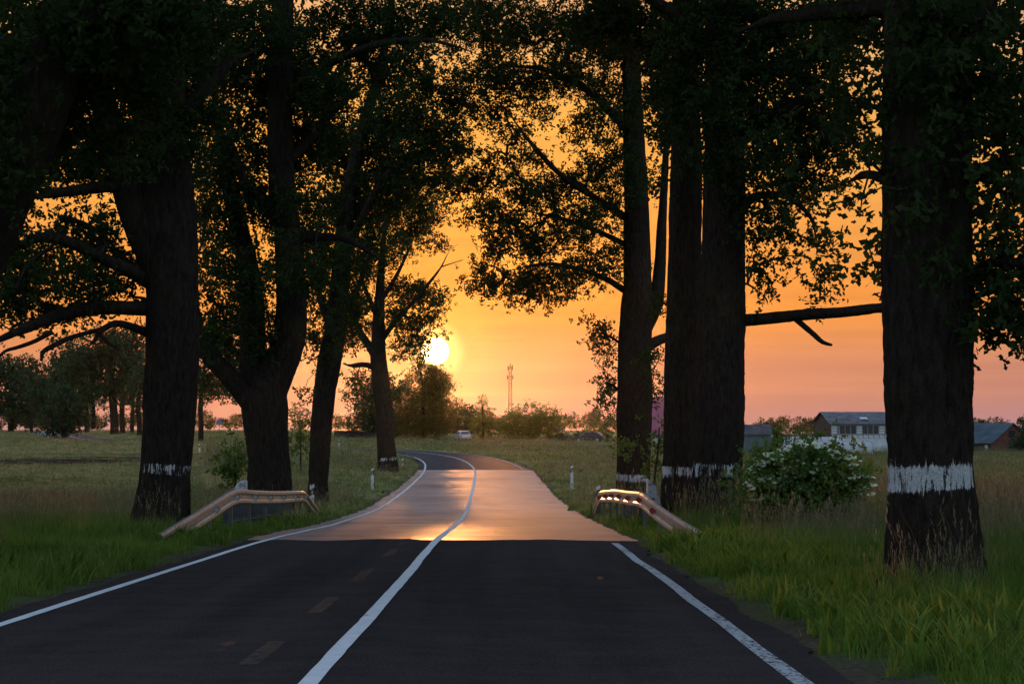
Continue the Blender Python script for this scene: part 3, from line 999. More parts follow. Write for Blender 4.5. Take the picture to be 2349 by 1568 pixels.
tree('oak_tree', 'tall straight oak with ragged white band, the thicker of the joined pair', 'tree', 62.0,
     [(1650, 1205, 62), (1647, 1150, 59), (1645, 1075, 57), (1648, 1000, 58), (1652, 850, 56), (1656, 700, 53), (1659, 550, 49), (1661, 400, 47), (1661, 200, 44), (1656, 0, 40), (1650, -300, 34), (1640, -700, 22)],
     [([(1695, 735, 14), (1750, 731, 13.5), (1800, 726, 13), (1850, 721, 12.5), (1930, 716, 12), (2030, 705, 11), (2130, 700, 9)], 0, -0.5, 1),
      ([(1822, 728, 7), (1845, 748, 6.5), (1868, 768, 6), (1888, 785, 5), (1908, 791, 3)], -0.1, -0.6, 1),
      ([(1690, 330, 18), (1760, 270, 14), (1850, 230, 11), (1950, 220, 8)], 0, -1.5),
      ([(1690, 160, 22), (1780, 80, 18), (1900, 20, 13), (2000, -20, 9)], 0, 1),
      ([(1690, 480, 12), (1740, 450, 9), (1800, 450, 7), (1860, 500, 5), (1875, 580, 3)], 0, -0.8),
      ([(1630, 120, 20), (1540, 30, 15), (1430, -40, 10)], 0, -1)],
     [(1600, 110, 110, 110), (1680, 250, 85, 85), (1570, 260, 60, 80), (1640, 340, 60, 40, 0.7, -0.9), (1690, 380, 40, 50, 0.6, -0.9), (1760, 90, 100, 95), (1800, 230, 90, 85), (1755, 340, 60, 70), (1880, 110, 100, 95), (1890, 270, 90, 75), (1840, 370, 75, 55), (1760, 460, 50, 55),
      (1800, 520, 40, 40, 0.8), (1738, 540, 28, 55, 0.7), (1755, 620, 32, 36, 0.8), (1740, 680, 20, 25, 0.5), (1868, 560, 22, 40, 0.9), (1885, 625, 18, 38, 0.9), (1893, 680, 22, 20, 0.9), (1830, 440, 45, 45, 0.9), (1920, 350, 50, 50, 0.8), (1710, 130, 70, 70), (1820, 600, 16, 25, 0.5), (1900, 420, 40, 35, 0.6),
      (1900, 40, 110, 50), (1700, 30, 110, 45)],
     band=(1062, 1093), group=G_OAK, kind='quad', detail=1.0, upper=4, spread=1.6, seed=2)

tree('oak_tree', 'oak fused to its thicker neighbour, narrow white band lower on the trunk', 'tree', 66.0,
     [(1556, 1195, 40), (1554, 1130, 36), (1556, 1070, 35), (1562, 900, 38), (1568, 700, 38), (1572, 500, 37), (1574, 300, 34), (1570, 100, 29), (1565, -250, 22), (1560, -650, 14)],
     [([(1560, 200, 16), (1490, 120, 12), (1400, 60, 9), (1300, 40, 6)], 0, 1), ([(1590, 60, 16), (1650, -40, 12), (1720, -120, 8)], 0, 0)],
     [(1530, 80, 90, 90), (1510, 220, 50, 80), (1440, 40, 90, 60), (1530, 330, 40, 60, 0.7), (1610, 400, 25, 60, 0.5), (1505, 420, 25, 50, 0.5), (1360, 60, 80, 50)],
     band=(1070, 1093), group=G_OAK, kind='quad', detail=0.8, upper=3, spread=1.4, seed=3, band_side=(-0.3, -1, 0))

tree('oak_tree', 'oak behind the red reflector guardrail with faded band, branches over the road', 'tree', 100.0,
     [(1452, 1160, 41), (1452, 1090, 38), (1455, 1000, 39), (1456, 900, 40), (1456, 800, 38), (1460, 720, 37), (1463, 650, 33), (1460, 500, 29), (1455, 350, 25), (1450, 200, 21), (1445, 0, 16), (1440, -200, 11)],
     [([(1470, 770, 18), (1502, 700, 17), (1513, 620, 14), (1518, 520, 11), (1525, 400, 8), (1530, 280, 6), (1536, 150, 4)], 0, 0.8),
      ([(1478, 800, 14), (1505, 783, 12), (1545, 768, 9), (1600, 755, 6)], 0, 1.5),
      ([(1432, 665, 8), (1390, 640, 6.5), (1330, 618, 5), (1250, 605, 4), (1150, 625, 2.5)], 0, -2),
      ([(1438, 500, 9), (1360, 450, 7), (1280, 395, 6), (1210, 318, 5), (1151, 237, 3.5)], 0, -2),
      ([(1440, 300, 10), (1350, 210, 8), (1250, 160, 6), (1120, 150, 4)], 0, -1.5),
      ([(1432, 560, 7), (1370, 530, 5.5), (1280, 500, 4.5), (1180, 480, 3)], 0, 1.5),
      ([(1425, 900, 3), (1400, 880, 2.5), (1375, 880, 1.8)], 0, -0.4), ([(1428, 790, 3.5), (1395, 770, 2.5), (1365, 760, 1.8)], 0, -0.4)],
     [(1125, 645, 50, 34, 1.15), (1195, 655, 55, 40, 1.1), (1265, 650, 55, 42, 1.1), (1330, 625, 50, 45, 1.0), (1392, 600, 35, 55, 0.85), (1140, 575, 40, 32), (1190, 550, 55, 42, 1.1), (1255, 540, 55, 45, 1.1), (1320, 520, 50, 45), (1392, 480, 42, 55, 0.9),
      (1105, 490, 45, 36), (1165, 455, 55, 42), (1240, 440, 52, 42), (1310, 410, 55, 45, 0.95), (1385, 370, 50, 55, 0.9), (1130, 395, 50, 40, 0.9), (1200, 360, 40, 30, 0.8), (1080, 420, 36, 36, 0.85), (1360, 290, 55, 50, 0.9), (1420, 240, 55, 65),
      (1250, 185, 80, 45), (1160, 190, 70, 45, 0.9), (1085, 245, 45, 40, 0.8), (1110, 130, 80, 55), (1350, 160, 80, 65), (1200, 60, 100, 60), (1320, 60, 100, 60), (1420, 80, 70, 80), (1055, 330, 36, 36, 0.7), (1455, 400, 35, 60, 0.7), (1100, 40, 90, 50),
      (1372, 765, 26, 30, 0.9), (1392, 815, 22, 24, 0.7), (1398, 880, 22, 28, 0.9), (1372, 910, 18, 16, 0.8), (1388, 935, 14, 12, 0.7), (1362, 735, 20, 14, 0.5), (1502, 840, 20, 40, 0.8), (1518, 700, 14, 50, 0.6), (1480, 640, 16, 40, 0.4), (1505, 900, 18, 20, 0.6), (1155, 275, 45, 36, 1.0), (1225, 250, 45, 28, 0.7), (1190, 325, 30, 24, 1.0)],
     band=(1086, 1106), group=G_OAK, kind='quad', detail=0.8, upper=2, spread=2.6, seed=4, washmat='wash_faint' if 'wash_faint' in M else 'wash', rmax=0.05, tau=0.56, fat=1.22)

# left hand row, nearest first
tree('oak_tree', 'leaning oak on the left border, only its dark upper trunk and leaves showing', 'tree', 35.0,
     [(-165, 1320, 100), (-160, 1200, 92), (-150, 1000, 85), (-120, 800, 80), (-70, 620, 76), (0, 455, 72), (65, 312, 68), (120, 160, 64), (165, 0, 58), (190, -300, 46), (200, -800, 30)],
     [([(80, 260, 30), (190, 160, 24), (310, 90, 18), (430, 60, 12)], 0, 1.5), ([(120, 120, 30), (240, 10, 22), (360, -60, 14)], 0, -1), ([(-60, 560, 24), (-20, 450, 18), (-10, 300, 14)], 0, -1.5)],
     [(60, 110, 130, 120, 1.2), (200, 210, 110, 110, 1.1), (60, 280, 100, 90, 1.1), (260, 70, 140, 90, 1.2), (20, 420, 60, 60, 0.8), (330, 200, 90, 80, 0.9), (380, 60, 100, 80, 1.1), (130, 30, 140, 60, 1.2), (250, 330, 70, 60, 0.8), (-30, 250, 60, 150, 1.0)],
     group=G_OAK, kind='quad', detail=0.7, upper=5, spread=1.2, seed=5, rmax=0.04, upper_z=8.0)

tree('oak_tree', 'thick oak with broken white band where the left guardrail meets the ground', 'tree', 55.0,
     [(368, 1220, 68), (370, 1170, 63), (378, 1100, 58), (384, 1030, 58), (390, 930, 60), (394, 800, 61), (396, 700, 60), (393, 610, 61), (385, 520, 66), (380, 430, 62), (375, 300, 54), (372, 100, 48), (370, -200, 40), (368, -600, 26)],
     [([(372, 620, 40), (335, 540, 42), (300, 450, 38), (262, 320, 32), (205, 120, 26), (150, -80, 20), (110, -260, 12)], 0, -0.6),
      ([(350, 650, 18), (300, 622, 16), (230, 590, 14), (150, 552, 13), (90, 545, 12), (30, 572, 10), (-60, 610, 7)], 0, -2.5),
      ([(350, 708, 17), (290, 706, 16), (230, 706, 15), (140, 722, 14), (60, 752, 12), (-30, 790, 9), (-100, 810, 6)], 0, -2.5),
      ([(300, 425, 16), (240, 428, 14), (170, 437, 12), (90, 449, 10), (10, 472, 7)], 0, -2.5),
      ([(350, 770, 10), (310, 752, 9), (265, 742, 8), (228, 758, 6), (205, 762, 5), (160, 775, 6), (118, 795, 6), (98, 808, 5), (95, 826, 3)], 0, -2, 1),
      ([(228, 758, 6), (240, 778, 4.5), (262, 795, 3), (275, 800, 1.5)], -1.0, -1.2, 1), ([(228, 758, 5), (218, 778, 4), (203, 795, 2)], -1.0, -1.0, 1),
      ([(120, 760, 6), (80, 782, 5), (45, 795, 4.5), (10, 806, 3.5), (-10, 830, 2)], -2.2, -2.6, 1),
      ([(390, 330, 22), (450, 230, 18), (520, 150, 12), (600, 110, 8)], 0, 1.5)],
     [(50, 640, 85, 60, 0.95), (170, 650, 85, 50, 0.9), (270, 660, 50, 45, 0.85), (90, 590, 85, 40, 0.7), (200, 545, 75, 40, 0.8), (60, 720, 70, 28, 0.9), (180, 700, 80, 30, 0.8), (270, 575, 45, 40, 0.8), (30, 560, 50, 60, 0.7), (150, 500, 60, 25, 0.6),
      (250, 500, 40, 30, 0.7), (20, 680, 50, 60, 0.8), (120, 390, 120, 45, 1.1), (250, 360, 90, 60, 1.1), (340, 270, 100, 90, 1.1), (120, 270, 120, 80, 1.1), (60, 150, 100, 110, 1.1), (250, 130, 140, 100, 1.2), (420, 150, 90, 120, 1.0), (470, 260, 60, 70, 0.8), (420, 50, 110, 80, 1.1), (150, 30, 150, 60, 1.1), (430, 340, 45, 45, 0.7, -1.2),
      (330, 380, 60, 40, 0.7, -1.3), (300, 600, 30, 30, 0.6)],
     band=(1063, 1089), group=G_OAK, kind='quad', detail=1.0, upper=4, spread=2.0, seed=6)

tree('oak_tree', 'oak forking into three thick stems behind the left guardrail', 'tree', 79.0,
     [(617, 1150, 54), (618, 1060, 47), (613, 1000, 49), (607, 940, 54), (610, 900, 50), (630, 860, 42), (655, 800, 38), (668, 740, 36), (668, 640, 33), (660, 540, 31), (646, 420, 30), (642, 240, 28), (648, 60, 25), (652, -200, 20), (655, -500, 13)],
     [([(596, 930, 34), (582, 880, 32), (580, 800, 29), (579, 700, 28), (570, 620, 25), (548, 520, 21), (515, 370, 17), (492, 220, 13), (480, 80, 9)], 0, 0.8),
      ([(590, 945, 26), (560, 905, 23), (520, 858, 22), (480, 812, 21), (452, 760, 20), (430, 660, 18), (410, 540, 15), (400, 400, 12)], -0.2, -1.0),
      ([(640, 495, 16), (600, 462, 14), (565, 425, 12), (535, 345, 10), (510, 250, 7)], 0, -1.2),
      ([(690, 548, 10), (740, 543, 9), (790, 548, 7), (850, 580, 5), (900, 620, 3)], 0, -1),
      ([(665, 365, 12), (715, 312, 10), (790, 230, 8), (870, 170, 6)], 0, 1.5),
      ([(655, 230, 12), (700, 180, 11), (770, 140, 9), (860, 104, 8), (960, 92, 6.5), (1040, 105, 5), (1130, 140, 3)], 0, -1.5)],
     [(480, 100, 100, 100), (600, 60, 110, 90), (560, 190, 110, 100), (690, 160, 110, 100), (490, 330, 60, 80, 0.8), (600, 320, 90, 80, 0.95), (710, 330, 95, 85, 0.95), (530, 460, 65, 70, 0.8), (620, 470, 80, 70, 0.9), (490, 590, 45, 65, 0.75), (560, 640, 55, 70, 0.9), (640, 610, 45, 75, 0.7), (500, 720, 38, 55, 0.8),
      (540, 780, 45, 50, 0.9), (590, 740, 40, 60, 0.7), (790, 60, 110, 70), (900, 60, 110, 60), (1000, 45, 100, 50, 0.9), (770, 220, 90, 75, 0.9), (860, 160, 80, 50, 0.85), (960, 130, 70, 40, 0.8), (710, 450, 50, 50, 0.8), (500, 850, 40, 35, 0.6), (720, 540, 40, 40, 0.7), (470, 640, 30, 60, 0.8), (540, 560, 60, 50, 0.8), (470, 480, 40, 60, 0.8), (560, 720, 40, 60, 0.7), (610, 780, 30, 50, 0.6), (480, 780, 36, 50, 0.8), (720, 640, 30, 60, 0.7), (700, 260, 90, 70, 0.7), (500, 420, 50, 50, 0.7), (450, 420, 30, 60, 0.6)],
     group=G_OAK, kind='quad', detail=0.8, upper=3, spread=2.4, seed=7, tau=0.88)

tree('oak_tree', 'slim oak leaning right, white band beside the delineator post', 'tree', 97.0,
     [(728, 1172, 27), (730, 1115, 23), (733, 1050, 23), (738, 960, 24), (746, 890, 25), (758, 820, 27), (770, 750, 25), (780, 650, 22), (790, 540, 19), (803, 430, 16), (830, 300, 13), (870, 170, 10), (900, 0, 7)],
     [([(788, 600, 11), (830, 500, 9), (887, 404, 8), (950, 360, 7), (1011, 324, 6), (1086, 259, 4)], 0, -2),
      ([(765, 770, 9), (740, 700, 8), (715, 620, 6), (700, 540, 4)], 0, 1),
      ([(772, 740, 9), (810, 680, 7), (840, 610, 5), (860, 530, 3)], 0, 1)],
     [(760, 480, 70, 65, 0.85), (745, 600, 50, 65, 0.8), (820, 350, 95, 85), (805, 600, 55, 65, 0.85), (755, 720, 38, 50, 0.75), (900, 260, 95, 70), (980, 190, 80, 50, 0.9), (880, 430, 75, 65, 0.95), (960, 390, 65, 60, 0.85), (1000, 300, 60, 50, 0.9), (1045, 230, 50, 42, 0.8), (795, 770, 28, 40, 0.7), (722, 800, 18, 50, 0.6), (705, 690, 22, 50, 0.5),
      (1030, 400, 35, 35, 0.6), (700, 920, 14, 25, 0.5), (820, 480, 60, 50, 0.9), (850, 540, 45, 40, 0.8), (720, 560, 36, 60, 0.7), (730, 660, 30, 50, 0.7), (810, 690, 40, 50, 0.7), (770, 360, 60, 60, 0.7), (900, 340, 70, 60, 0.7), (940, 310, 70, 50, 0.7), (715, 760, 16, 50, 0.5), (800, 720, 30, 40, 0.6), (1025, 430, 36, 36, 0.6), (1055, 345, 32, 36, 0.7), (1010, 360, 50, 40, 0.7)],
     band=(1106, 1122), group=G_OAK, kind='quad', detail=0.7, upper=2, spread=2.5, seed=8, rmax=0.05, tau=0.82)

tree('oak_tree', 'small leafy oak at the inside of the bend, nearest to the sun', 'tree', 165.0,
     [(889, 1066, 23), (887, 1040, 21), (884, 980, 20.5), (879, 920, 20), (873, 870, 20), (868, 820, 18), (868, 760, 15), (870, 700, 12), (874, 630, 9), (880, 550, 6), (890, 470, 3)],
     [([(870, 860, 9), (855, 842, 7), (835, 836, 6), (805, 838, 5), (780, 832, 3)], 0, -0.6),
      ([(868, 830, 10), (848, 795, 9), (828, 765, 8), (815, 735, 6), (800, 700, 4), (790, 640, 3)], 0, 1),
      ([(875, 780, 7), (905, 740, 5.5), (945, 695, 4.5), (985, 648, 3.5), (1012, 612, 2.6), (1030, 578, 2), (1050, 560, 1.0)], 0, -1),
      ([(1012, 612, 1.6), (1030, 606, 1.2), (1062, 596, 0.7)], -1, -1, 1),
      ([(870, 740, 7), (850, 690, 5), (830, 640, 4), (825, 560, 2.5)], 0, -1),
      ([(874, 690, 6), (905, 640, 4.5), (930, 590, 3), (960, 520, 2)], 0, 1.5)],
     [(850, 600, 45, 55, 0.7), (910, 570, 45, 45, 0.7), (955, 530, 45, 40, 0.75), (990, 480, 40, 38, 0.7), (930, 660, 45, 38, 0.75), (975, 680, 36, 34, 0.8), (905, 720, 36, 34, 0.75), (945, 750, 34, 28, 0.8), (985, 740, 28, 22, 0.6), (825, 690, 36, 38, 0.7), (808, 770, 28, 26, 0.6), (860, 490, 55, 50, 0.9), (1000, 560, 24, 26, 0.45), (930, 470, 50, 50, 0.8), (1010, 690, 20, 30, 0.5),
      (920, 800, 30, 28, 0.6), (960, 790, 26, 18, 0.5), (815, 870, 22, 22, 0.6), (800, 905, 20, 18, 0.5), (915, 400, 60, 50, 0.8), (850, 760, 18, 26, 0.4), (1025, 760, 10, 8, 0.4), (966, 806, 12, 24, 0.8), (958, 780, 16, 16, 0.7), (975, 778, 14, 10, 0.6)],
     band=(1048, 1059), group=G_OAK, kind='quad', detail=0.6, ls=1.25, spread=2.2, seed=9, rmax=0.05)
print('tris after oaks', tri_total)

# ------------------------------------------------------------------ other trees and shrubs
def far_tree(name, label, cat, d, trunk, blobs, ls, mat='far_leaf', band=None, group=None, tau=1.0, kind='quad', stems=(), rmax=0.06, leaf=0.115):
    return tree(name, label, cat, d, trunk, stems, blobs, band, group, ls * (1.15 if d > 250 else 1.0), kind, mat, 0.3, 0, 1.5, rmax, tau * 0.72, leaf, True, int(d))


G_FAR = 'banded trees along the far bend'
far_tree('roadside_tree', 'hazy tree with a leaning banded trunk, leftmost of the three bright bands', 'tree', 400,
         [(263, 992, 10), (262, 960, 9.5), (259, 925, 9), (255, 880, 7), (250, 830, 4)],
         [(240, 850, 55, 45), (200, 830, 50, 40), (270, 810, 50, 40), (230, 790, 50, 35), (285, 860, 35, 45), (180, 860, 35, 30), (250, 895, 45, 22)], 3.6, band=(979, 985), group=G_FAR)
far_tree('roadside_tree', 'hazy dark tree with a straight banded trunk in the far row', 'tree', 410,
         [(281, 992, 6.5), (280, 950, 6), (280, 900, 5), (282, 840, 3)],
         [(285, 800, 45, 40), (310, 830, 35, 45), (300, 770, 35, 25), (290, 880, 35, 30)], 3.6, band=(979, 985), group=G_FAR)
far_tree('roadside_tree', 'hazy slender tree between the banded trunks of the far row', 'tree', 440,
         [(303, 990, 4.5), (304, 950, 4), (306, 900, 3.5), (308, 850, 2)], [(312, 880, 25, 40), (320, 840, 25, 40), (305, 920, 22, 16)], 3.6, group=G_FAR)
far_tree('roadside_tree', 'hazy tree half hidden by the thick oak at the end of the far row', 'tree', 380,
         [(320, 996, 6), (319, 960, 5.5), (316, 930, 5), (325, 880, 3)], [(330, 900, 28, 30), (340, 860, 30, 40), (330, 930, 18, 16)], 3.4, band=(983, 989), group=G_FAR)
far_tree('roadside_tree', 'bluish tree with two thin trunks behind the round bush', 'tree', 470,
         [(200, 984, 5.5), (200, 950, 5), (198, 910, 4), (195, 850, 3)], [(190, 900, 40, 35), (165, 870, 45, 35), (210, 920, 30, 25), (150, 835, 45, 30), (175, 810, 30, 24), (218, 885, 30, 30)], 4.0, band=(975, 979), group=G_FAR,
         stems=[([(214, 984, 5), (215, 940, 4), (210, 900, 3)], 0, 0)])
far_tree('roadside_tree', 'tree with dark banded trunk seen between the two thick left oaks', 'tree', 310,
         [(461, 1004, 6.5), (461, 975, 6), (460, 940, 6), (462, 900, 5), (468, 850, 3.5), (475, 780, 2)],
         [(480, 870, 40, 40), (520, 860, 40, 35), (470, 910, 24, 18), (500, 820, 50, 35), (540, 890, 25, 25), (455, 850, 30, 40), (540, 830, 30, 30), (490, 780, 50, 30)], 2.8, band=(993, 999), group=G_FAR)
far_tree('field_tree', 'tall blue-green tree mass at the left border beyond the meadow', 'tree', 560,
         [(25, 980, 7), (25, 940, 6), (28, 880, 4), (30, 840, 3)], [(20, 900, 45, 50, 1.3), (60, 890, 40, 45, 1.3), (15, 850, 40, 35, 1.2), (60, 860, 24, 26), (90, 920, 40, 45, 1.3), (40, 945, 50, 30, 1.3), (-20, 880, 40, 60)], 4.6)
far_tree('field_tree', 'open umbrella crowned tree rising above the left wood', 'tree', 520,
         [(72, 985, 4), (72, 920, 3.5), (70, 870, 3), (66, 830, 2)], [(55, 828, 22, 9, 0.9), (80, 836, 22, 10, 0.9), (62, 850, 22, 9, 0.7), (95, 860, 22, 10, 0.8), (75, 872, 30, 10, 0.8)], 3.6)
far_tree('field_tree', 'leafy tree behind the round bush under the hanging dead branch', 'tree', 500,
         [(135, 985, 5), (136, 920, 4), (138, 860, 3)], [(130, 890, 45, 45, 1.2), (150, 850, 30, 30), (125, 855, 18, 18, 0.6), (155, 790, 24, 26, 0.6), (100, 915, 35, 40, 1.2), (150, 940, 50, 30, 1.2), (175, 900, 30, 50, 1.2)], 4.2)
far_tree('round_bush', 'dark egg shaped bush standing alone in the left meadow', 'bush', 330,
         [(145, 996, 4), (145, 960, 3), (145, 920, 2)], [(145, 940, 40, 42, 1.5), (142, 900, 26, 26, 1.3), (130, 965, 34, 24, 1.5), (165, 965, 30, 24, 1.5), (145, 980, 40, 12, 1.2)], 2.6)
far_tree('dense_shrub', 'dark dense shrub behind the inside bend oak', 'shrub', 425,
         [(855, 1008, 4), (855, 950, 3), (852, 880, 2)], [(840, 960, 36, 42, 1.5), (870, 930, 40, 50, 1.5), (900, 970, 34, 36, 1.5), (835, 905, 24, 34, 1.0), (865, 870, 26, 28, 0.8), (815, 985, 20, 18, 1.2), (905, 920, 24, 34, 1.0), (880, 890, 26, 30, 0.9)], 3.2)
far_tree('willow_tree', 'feathery tree glowing orange right below the sun', 'tree', 420,
         [(972, 1008, 5), (972, 960, 4), (970, 900, 3), (965, 850, 2)],
         [(965, 970, 40, 34, 1.8, 0), (1008, 972, 32, 32, 1.8, 0), (962, 918, 30, 34, 1.3, 0), (1003, 915, 26, 34, 1.5, 0), (984, 876, 24, 26, 2.2, 0), (1000, 868, 14, 18, 2.2, 0), (962, 850, 12, 20, 0.6, 0), (1032, 922, 14, 12, 0.9, 0), (1016, 890, 12, 18, 1.8, 0), (935, 965, 26, 40, 1.2, 0), (940, 890, 18, 34, 0.6, 0), (1042, 945, 10, 8, 0.7, 0), (950, 812, 12, 16, 0.5, 0),
          (975, 850, 40, 26, 0.22, 0), (1012, 880, 30, 40, 0.22, 0), (1026, 950, 26, 34, 0.3, 0), (945, 930, 40, 50, 0.25, 0), (1000, 845, 8, 14, 0.5, 0), (985, 842, 6, 14, 0.6, 0), (1024, 900, 6, 14, 0.6, 0)], 2.2, 'pale_leaf', kind='narrow', leaf=0.15, tau=2.4)
far_tree('young_tree', 'pointed young tree just right of the parked silver car', 'tree', 418,
         [(1108, 1010, 2.5), (1108, 970, 2), (1107, 930, 1)], [(1108, 985, 22, 22, 1.4, 0), (1108, 955, 20, 20, 1.1, 0), (1106, 932, 9, 14, 0.9, 0), (1125, 968, 12, 14, 0.9, 0), (1092, 970, 10, 14, 0.9, 0)], 2.2, 'bush_leaf')
far_tree('spiky_shrub', 'wide shrub with upright spiky shoots in front of the mast', 'shrub', 415,
         [(1215, 1012, 3), (1215, 980, 2.5), (1215, 955, 2)],
         [(1190, 990, 38, 20, 1.5, 0), (1245, 990, 38, 22, 1.5, 0), (1215, 965, 40, 22, 1.3, 0), (1255, 960, 26, 18, 1.0, 0), (1160, 975, 18, 22, 1.2, 0), (1180, 960, 18, 18, 0.9, 0),
          (1195, 940, 4, 10, 0.9, 0), (1210, 936, 4, 12, 0.9, 0), (1225, 938, 4, 12, 0.9, 0), (1240, 940, 5, 12, 0.9, 0), (1256, 938, 4, 11, 0.9, 0), (1272, 945, 6, 9, 0.9, 0), (1180, 945, 5, 9, 0.9, 0), (1282, 965, 10, 14, 1.0, 0)], 1.9, 'bush_leaf')
far_tree('low_shrub', 'low bushy shrub left of the faded band oak', 'shrub', 400,
         [(1362, 1018, 2.5), (1362, 1000, 2), (1362, 985, 1.5)], [(1362, 1000, 26, 16, 1.4, 0), (1350, 985, 10, 10, 0.9, 0), (1380, 992, 16, 14, 1.2, 0), (1395, 1005, 14, 12, 1.2, 0)], 2.0, 'bush_leaf')
far_tree('low_hedge', 'dark strip of low hedge between spiky and bushy shrubs', 'hedge', 405,
         [(1310, 1018, 2), (1310, 1008, 1.6), (1310, 1000, 1.2)], [(1300, 1006, 16, 10, 1.4, 0), (1322, 1006, 16, 10, 1.4, 0), (1338, 1008, 12, 9, 1.3, 0)], 2.0, 'far_leaf')
far_tree('hazy_tree', 'purple hazy round tree behind the parked silver car', 'tree', 720,
         [(1068, 1005, 3), (1068, 975, 2.5), (1068, 950, 2)], [(1068, 955, 26, 22, 1.4), (1060, 980, 28, 20, 1.5), (1088, 975, 20, 24, 1.4), (1070, 938, 16, 10, 1.0), (1045, 985, 16, 16, 1.3)], 5.0)
far_tree('shed_tree', 'thin leafy tree at the corner of the blue-green shed', 'tree', 305,
         [(1783, 1040, 2), (1783, 1010, 1.8), (1782, 990, 1.4)], [(1782, 1000, 14, 18, 1.2, 0), (1775, 1018, 12, 12, 1.1, 0), (1788, 982, 10, 10, 0.8, 0), (1790, 1010, 9, 16, 1.0, 0)], 1.6, 'bush_leaf')
far_tree('barn_shrub', 'dark shrub covering the gable of the brick barn', 'shrub', 318,
         [(2345, 1045, 2), (2345, 1020, 1.6), (2345, 1000, 1.2)], [(2345, 1020, 20, 26, 1.5, 0), (2365, 1005, 20, 30, 1.5, 0), (2330, 1034, 12, 10, 1.3, 0)], 1.8, 'far_leaf')
far_tree('verge_shrub', 'bright green shrub between the first and second left oaks', 'shrub', 100,
         [(540, 1105, 3), (540, 1080, 2.5), (540, 1050, 2)], [(540, 1060, 24, 32, 1.3, 0), (530, 1085, 24, 18, 1.2, 0), (550, 1030, 14, 18, 0.9, 0), (520, 1050, 12, 18, 0.8, 0)], 1.2, 'bush_leaf', rmax=0.02)
far_tree('verge_sapling', 'leafy sapling squeezed between faded band oak and joined pair', 'sapling', 84,
         [(1500, 1120, 3), (1503, 1080, 2.5), (1510, 1030, 2), (1512, 980, 1.5)], [(1508, 1040, 16, 30, 0.8, 0), (1515, 1000, 12, 20, 0.7, 0), (1500, 1075, 16, 20, 0.8, 0), (1520, 960, 8, 16, 0.6, 0), (1440, 1040, 26, 26, 0.35, -0.6), (1425, 1010, 14, 20, 0.4, -0.4)], 0.9, 'bush_leaf', rmax=0.02)
far_tree('bank_shrub', 'dark leafy shrub growing between second and third left oaks', 'shrub', 150,
         [(690, 1060, 2), (690, 1020, 1.5), (690, 990, 1)], [(690, 1000, 18, 26, 1.0, 0), (698, 975, 10, 14, 0.8, 0), (684, 1030, 14, 16, 0.9, 0)], 1.5, 'bush_leaf', rmax=0.02)

# elder in flower
eld = far_tree('elder_bush', 'elder bush covered in flat creamy white flower heads', 'bush', 56.0,
               [(1850, 1205, 4), (1850, 1150, 3.5), (1852, 1090, 3), (1855, 1050, 2)],
               [(1775, 1090, 55, 45, 1.5, 0), (1865, 1050, 55, 40, 1.5, 0), (1920, 1085, 60, 42, 1.5, 0), (1960, 1115, 40, 30, 1.4, 0), (1755, 1130, 45, 36, 1.5, 0), (1850, 1115, 90, 50, 1.6, 0), (1810, 1060, 40, 30, 1.3, 0), (1830, 1165, 100, 40, 1.5, 0), (1930, 1150, 60, 40, 1.4, 0), (1735, 1065, 26, 26, 1.1, 0)],
               1.0, 'elder_leaf', rmax=0.02, leaf=0.10, tau=1.3)
uv, uf = [], []
eo = np.array(eld.location)
nfl = 0
for x, y, rx, ry, n in ((1775, 1085, 58, 44, 34), (1865, 1046, 55, 40, 34), (1920, 1080, 62, 40, 36), (1965, 1112, 42, 28, 18), (1752, 1125, 46, 36, 26), (1850, 1105, 88, 40, 36), (1812, 1055, 40, 30, 20), (1985, 1130, 20, 14, 6)):
    for q in range(int(n * 2.3)):
        a = random.random() * 6.283; rr_ = math.sqrt(random.uniform(0.25, 1.0))
        c = at(x + rx * rr_ * math.cos(a), y + ry * rr_ * math.sin(a) * 0.95 - 4, 56.0 - random.uniform(0.15, 0.55) * (1.25 - rr_ * 0.7))
        R_ = random.uniform(0.04, 0.075); tilt = Matrix.Rotation(random.uniform(0.1, 0.75), 3, 'X') @ Matrix.Rotation(random.uniform(-0.4, 0.4), 3, 'Y')
        b = len(uv); nn = 9
        uv.append(tuple(Vector(c - eo) + tilt @ Vector((0, 0, R_ * 0.28))))
        for ring, (fr, hh) in enumerate(((0.55, 0.22), (1.0, 0.0))):
            for i in range(nn):
                t = 6.283 * (i + 0.5 * ring) / nn; jr = random.uniform(0.82, 1.15)
                uv.append(tuple(Vector(c - eo) + tilt @ Vector((R_ * fr * jr * math.cos(t), R_ * fr * jr * math.sin(t), R_ * (hh + random.uniform(-0.06, 0.08))))))
        for i in range(nn):
            j = (i + 1) % nn
            uf += [(b, b + 1 + i, b + 1 + j), (b + 1 + i, b + 1 + nn + i, b + 1 + j), (b + 1 + j, b + 1 + nn + i, b + 1 + nn + j)]
fl = link('flower_heads', mesh_np('flower_heads', uv, np.array(uf), M['umbel'], False), eld); fl['kind'] = 'stuff'

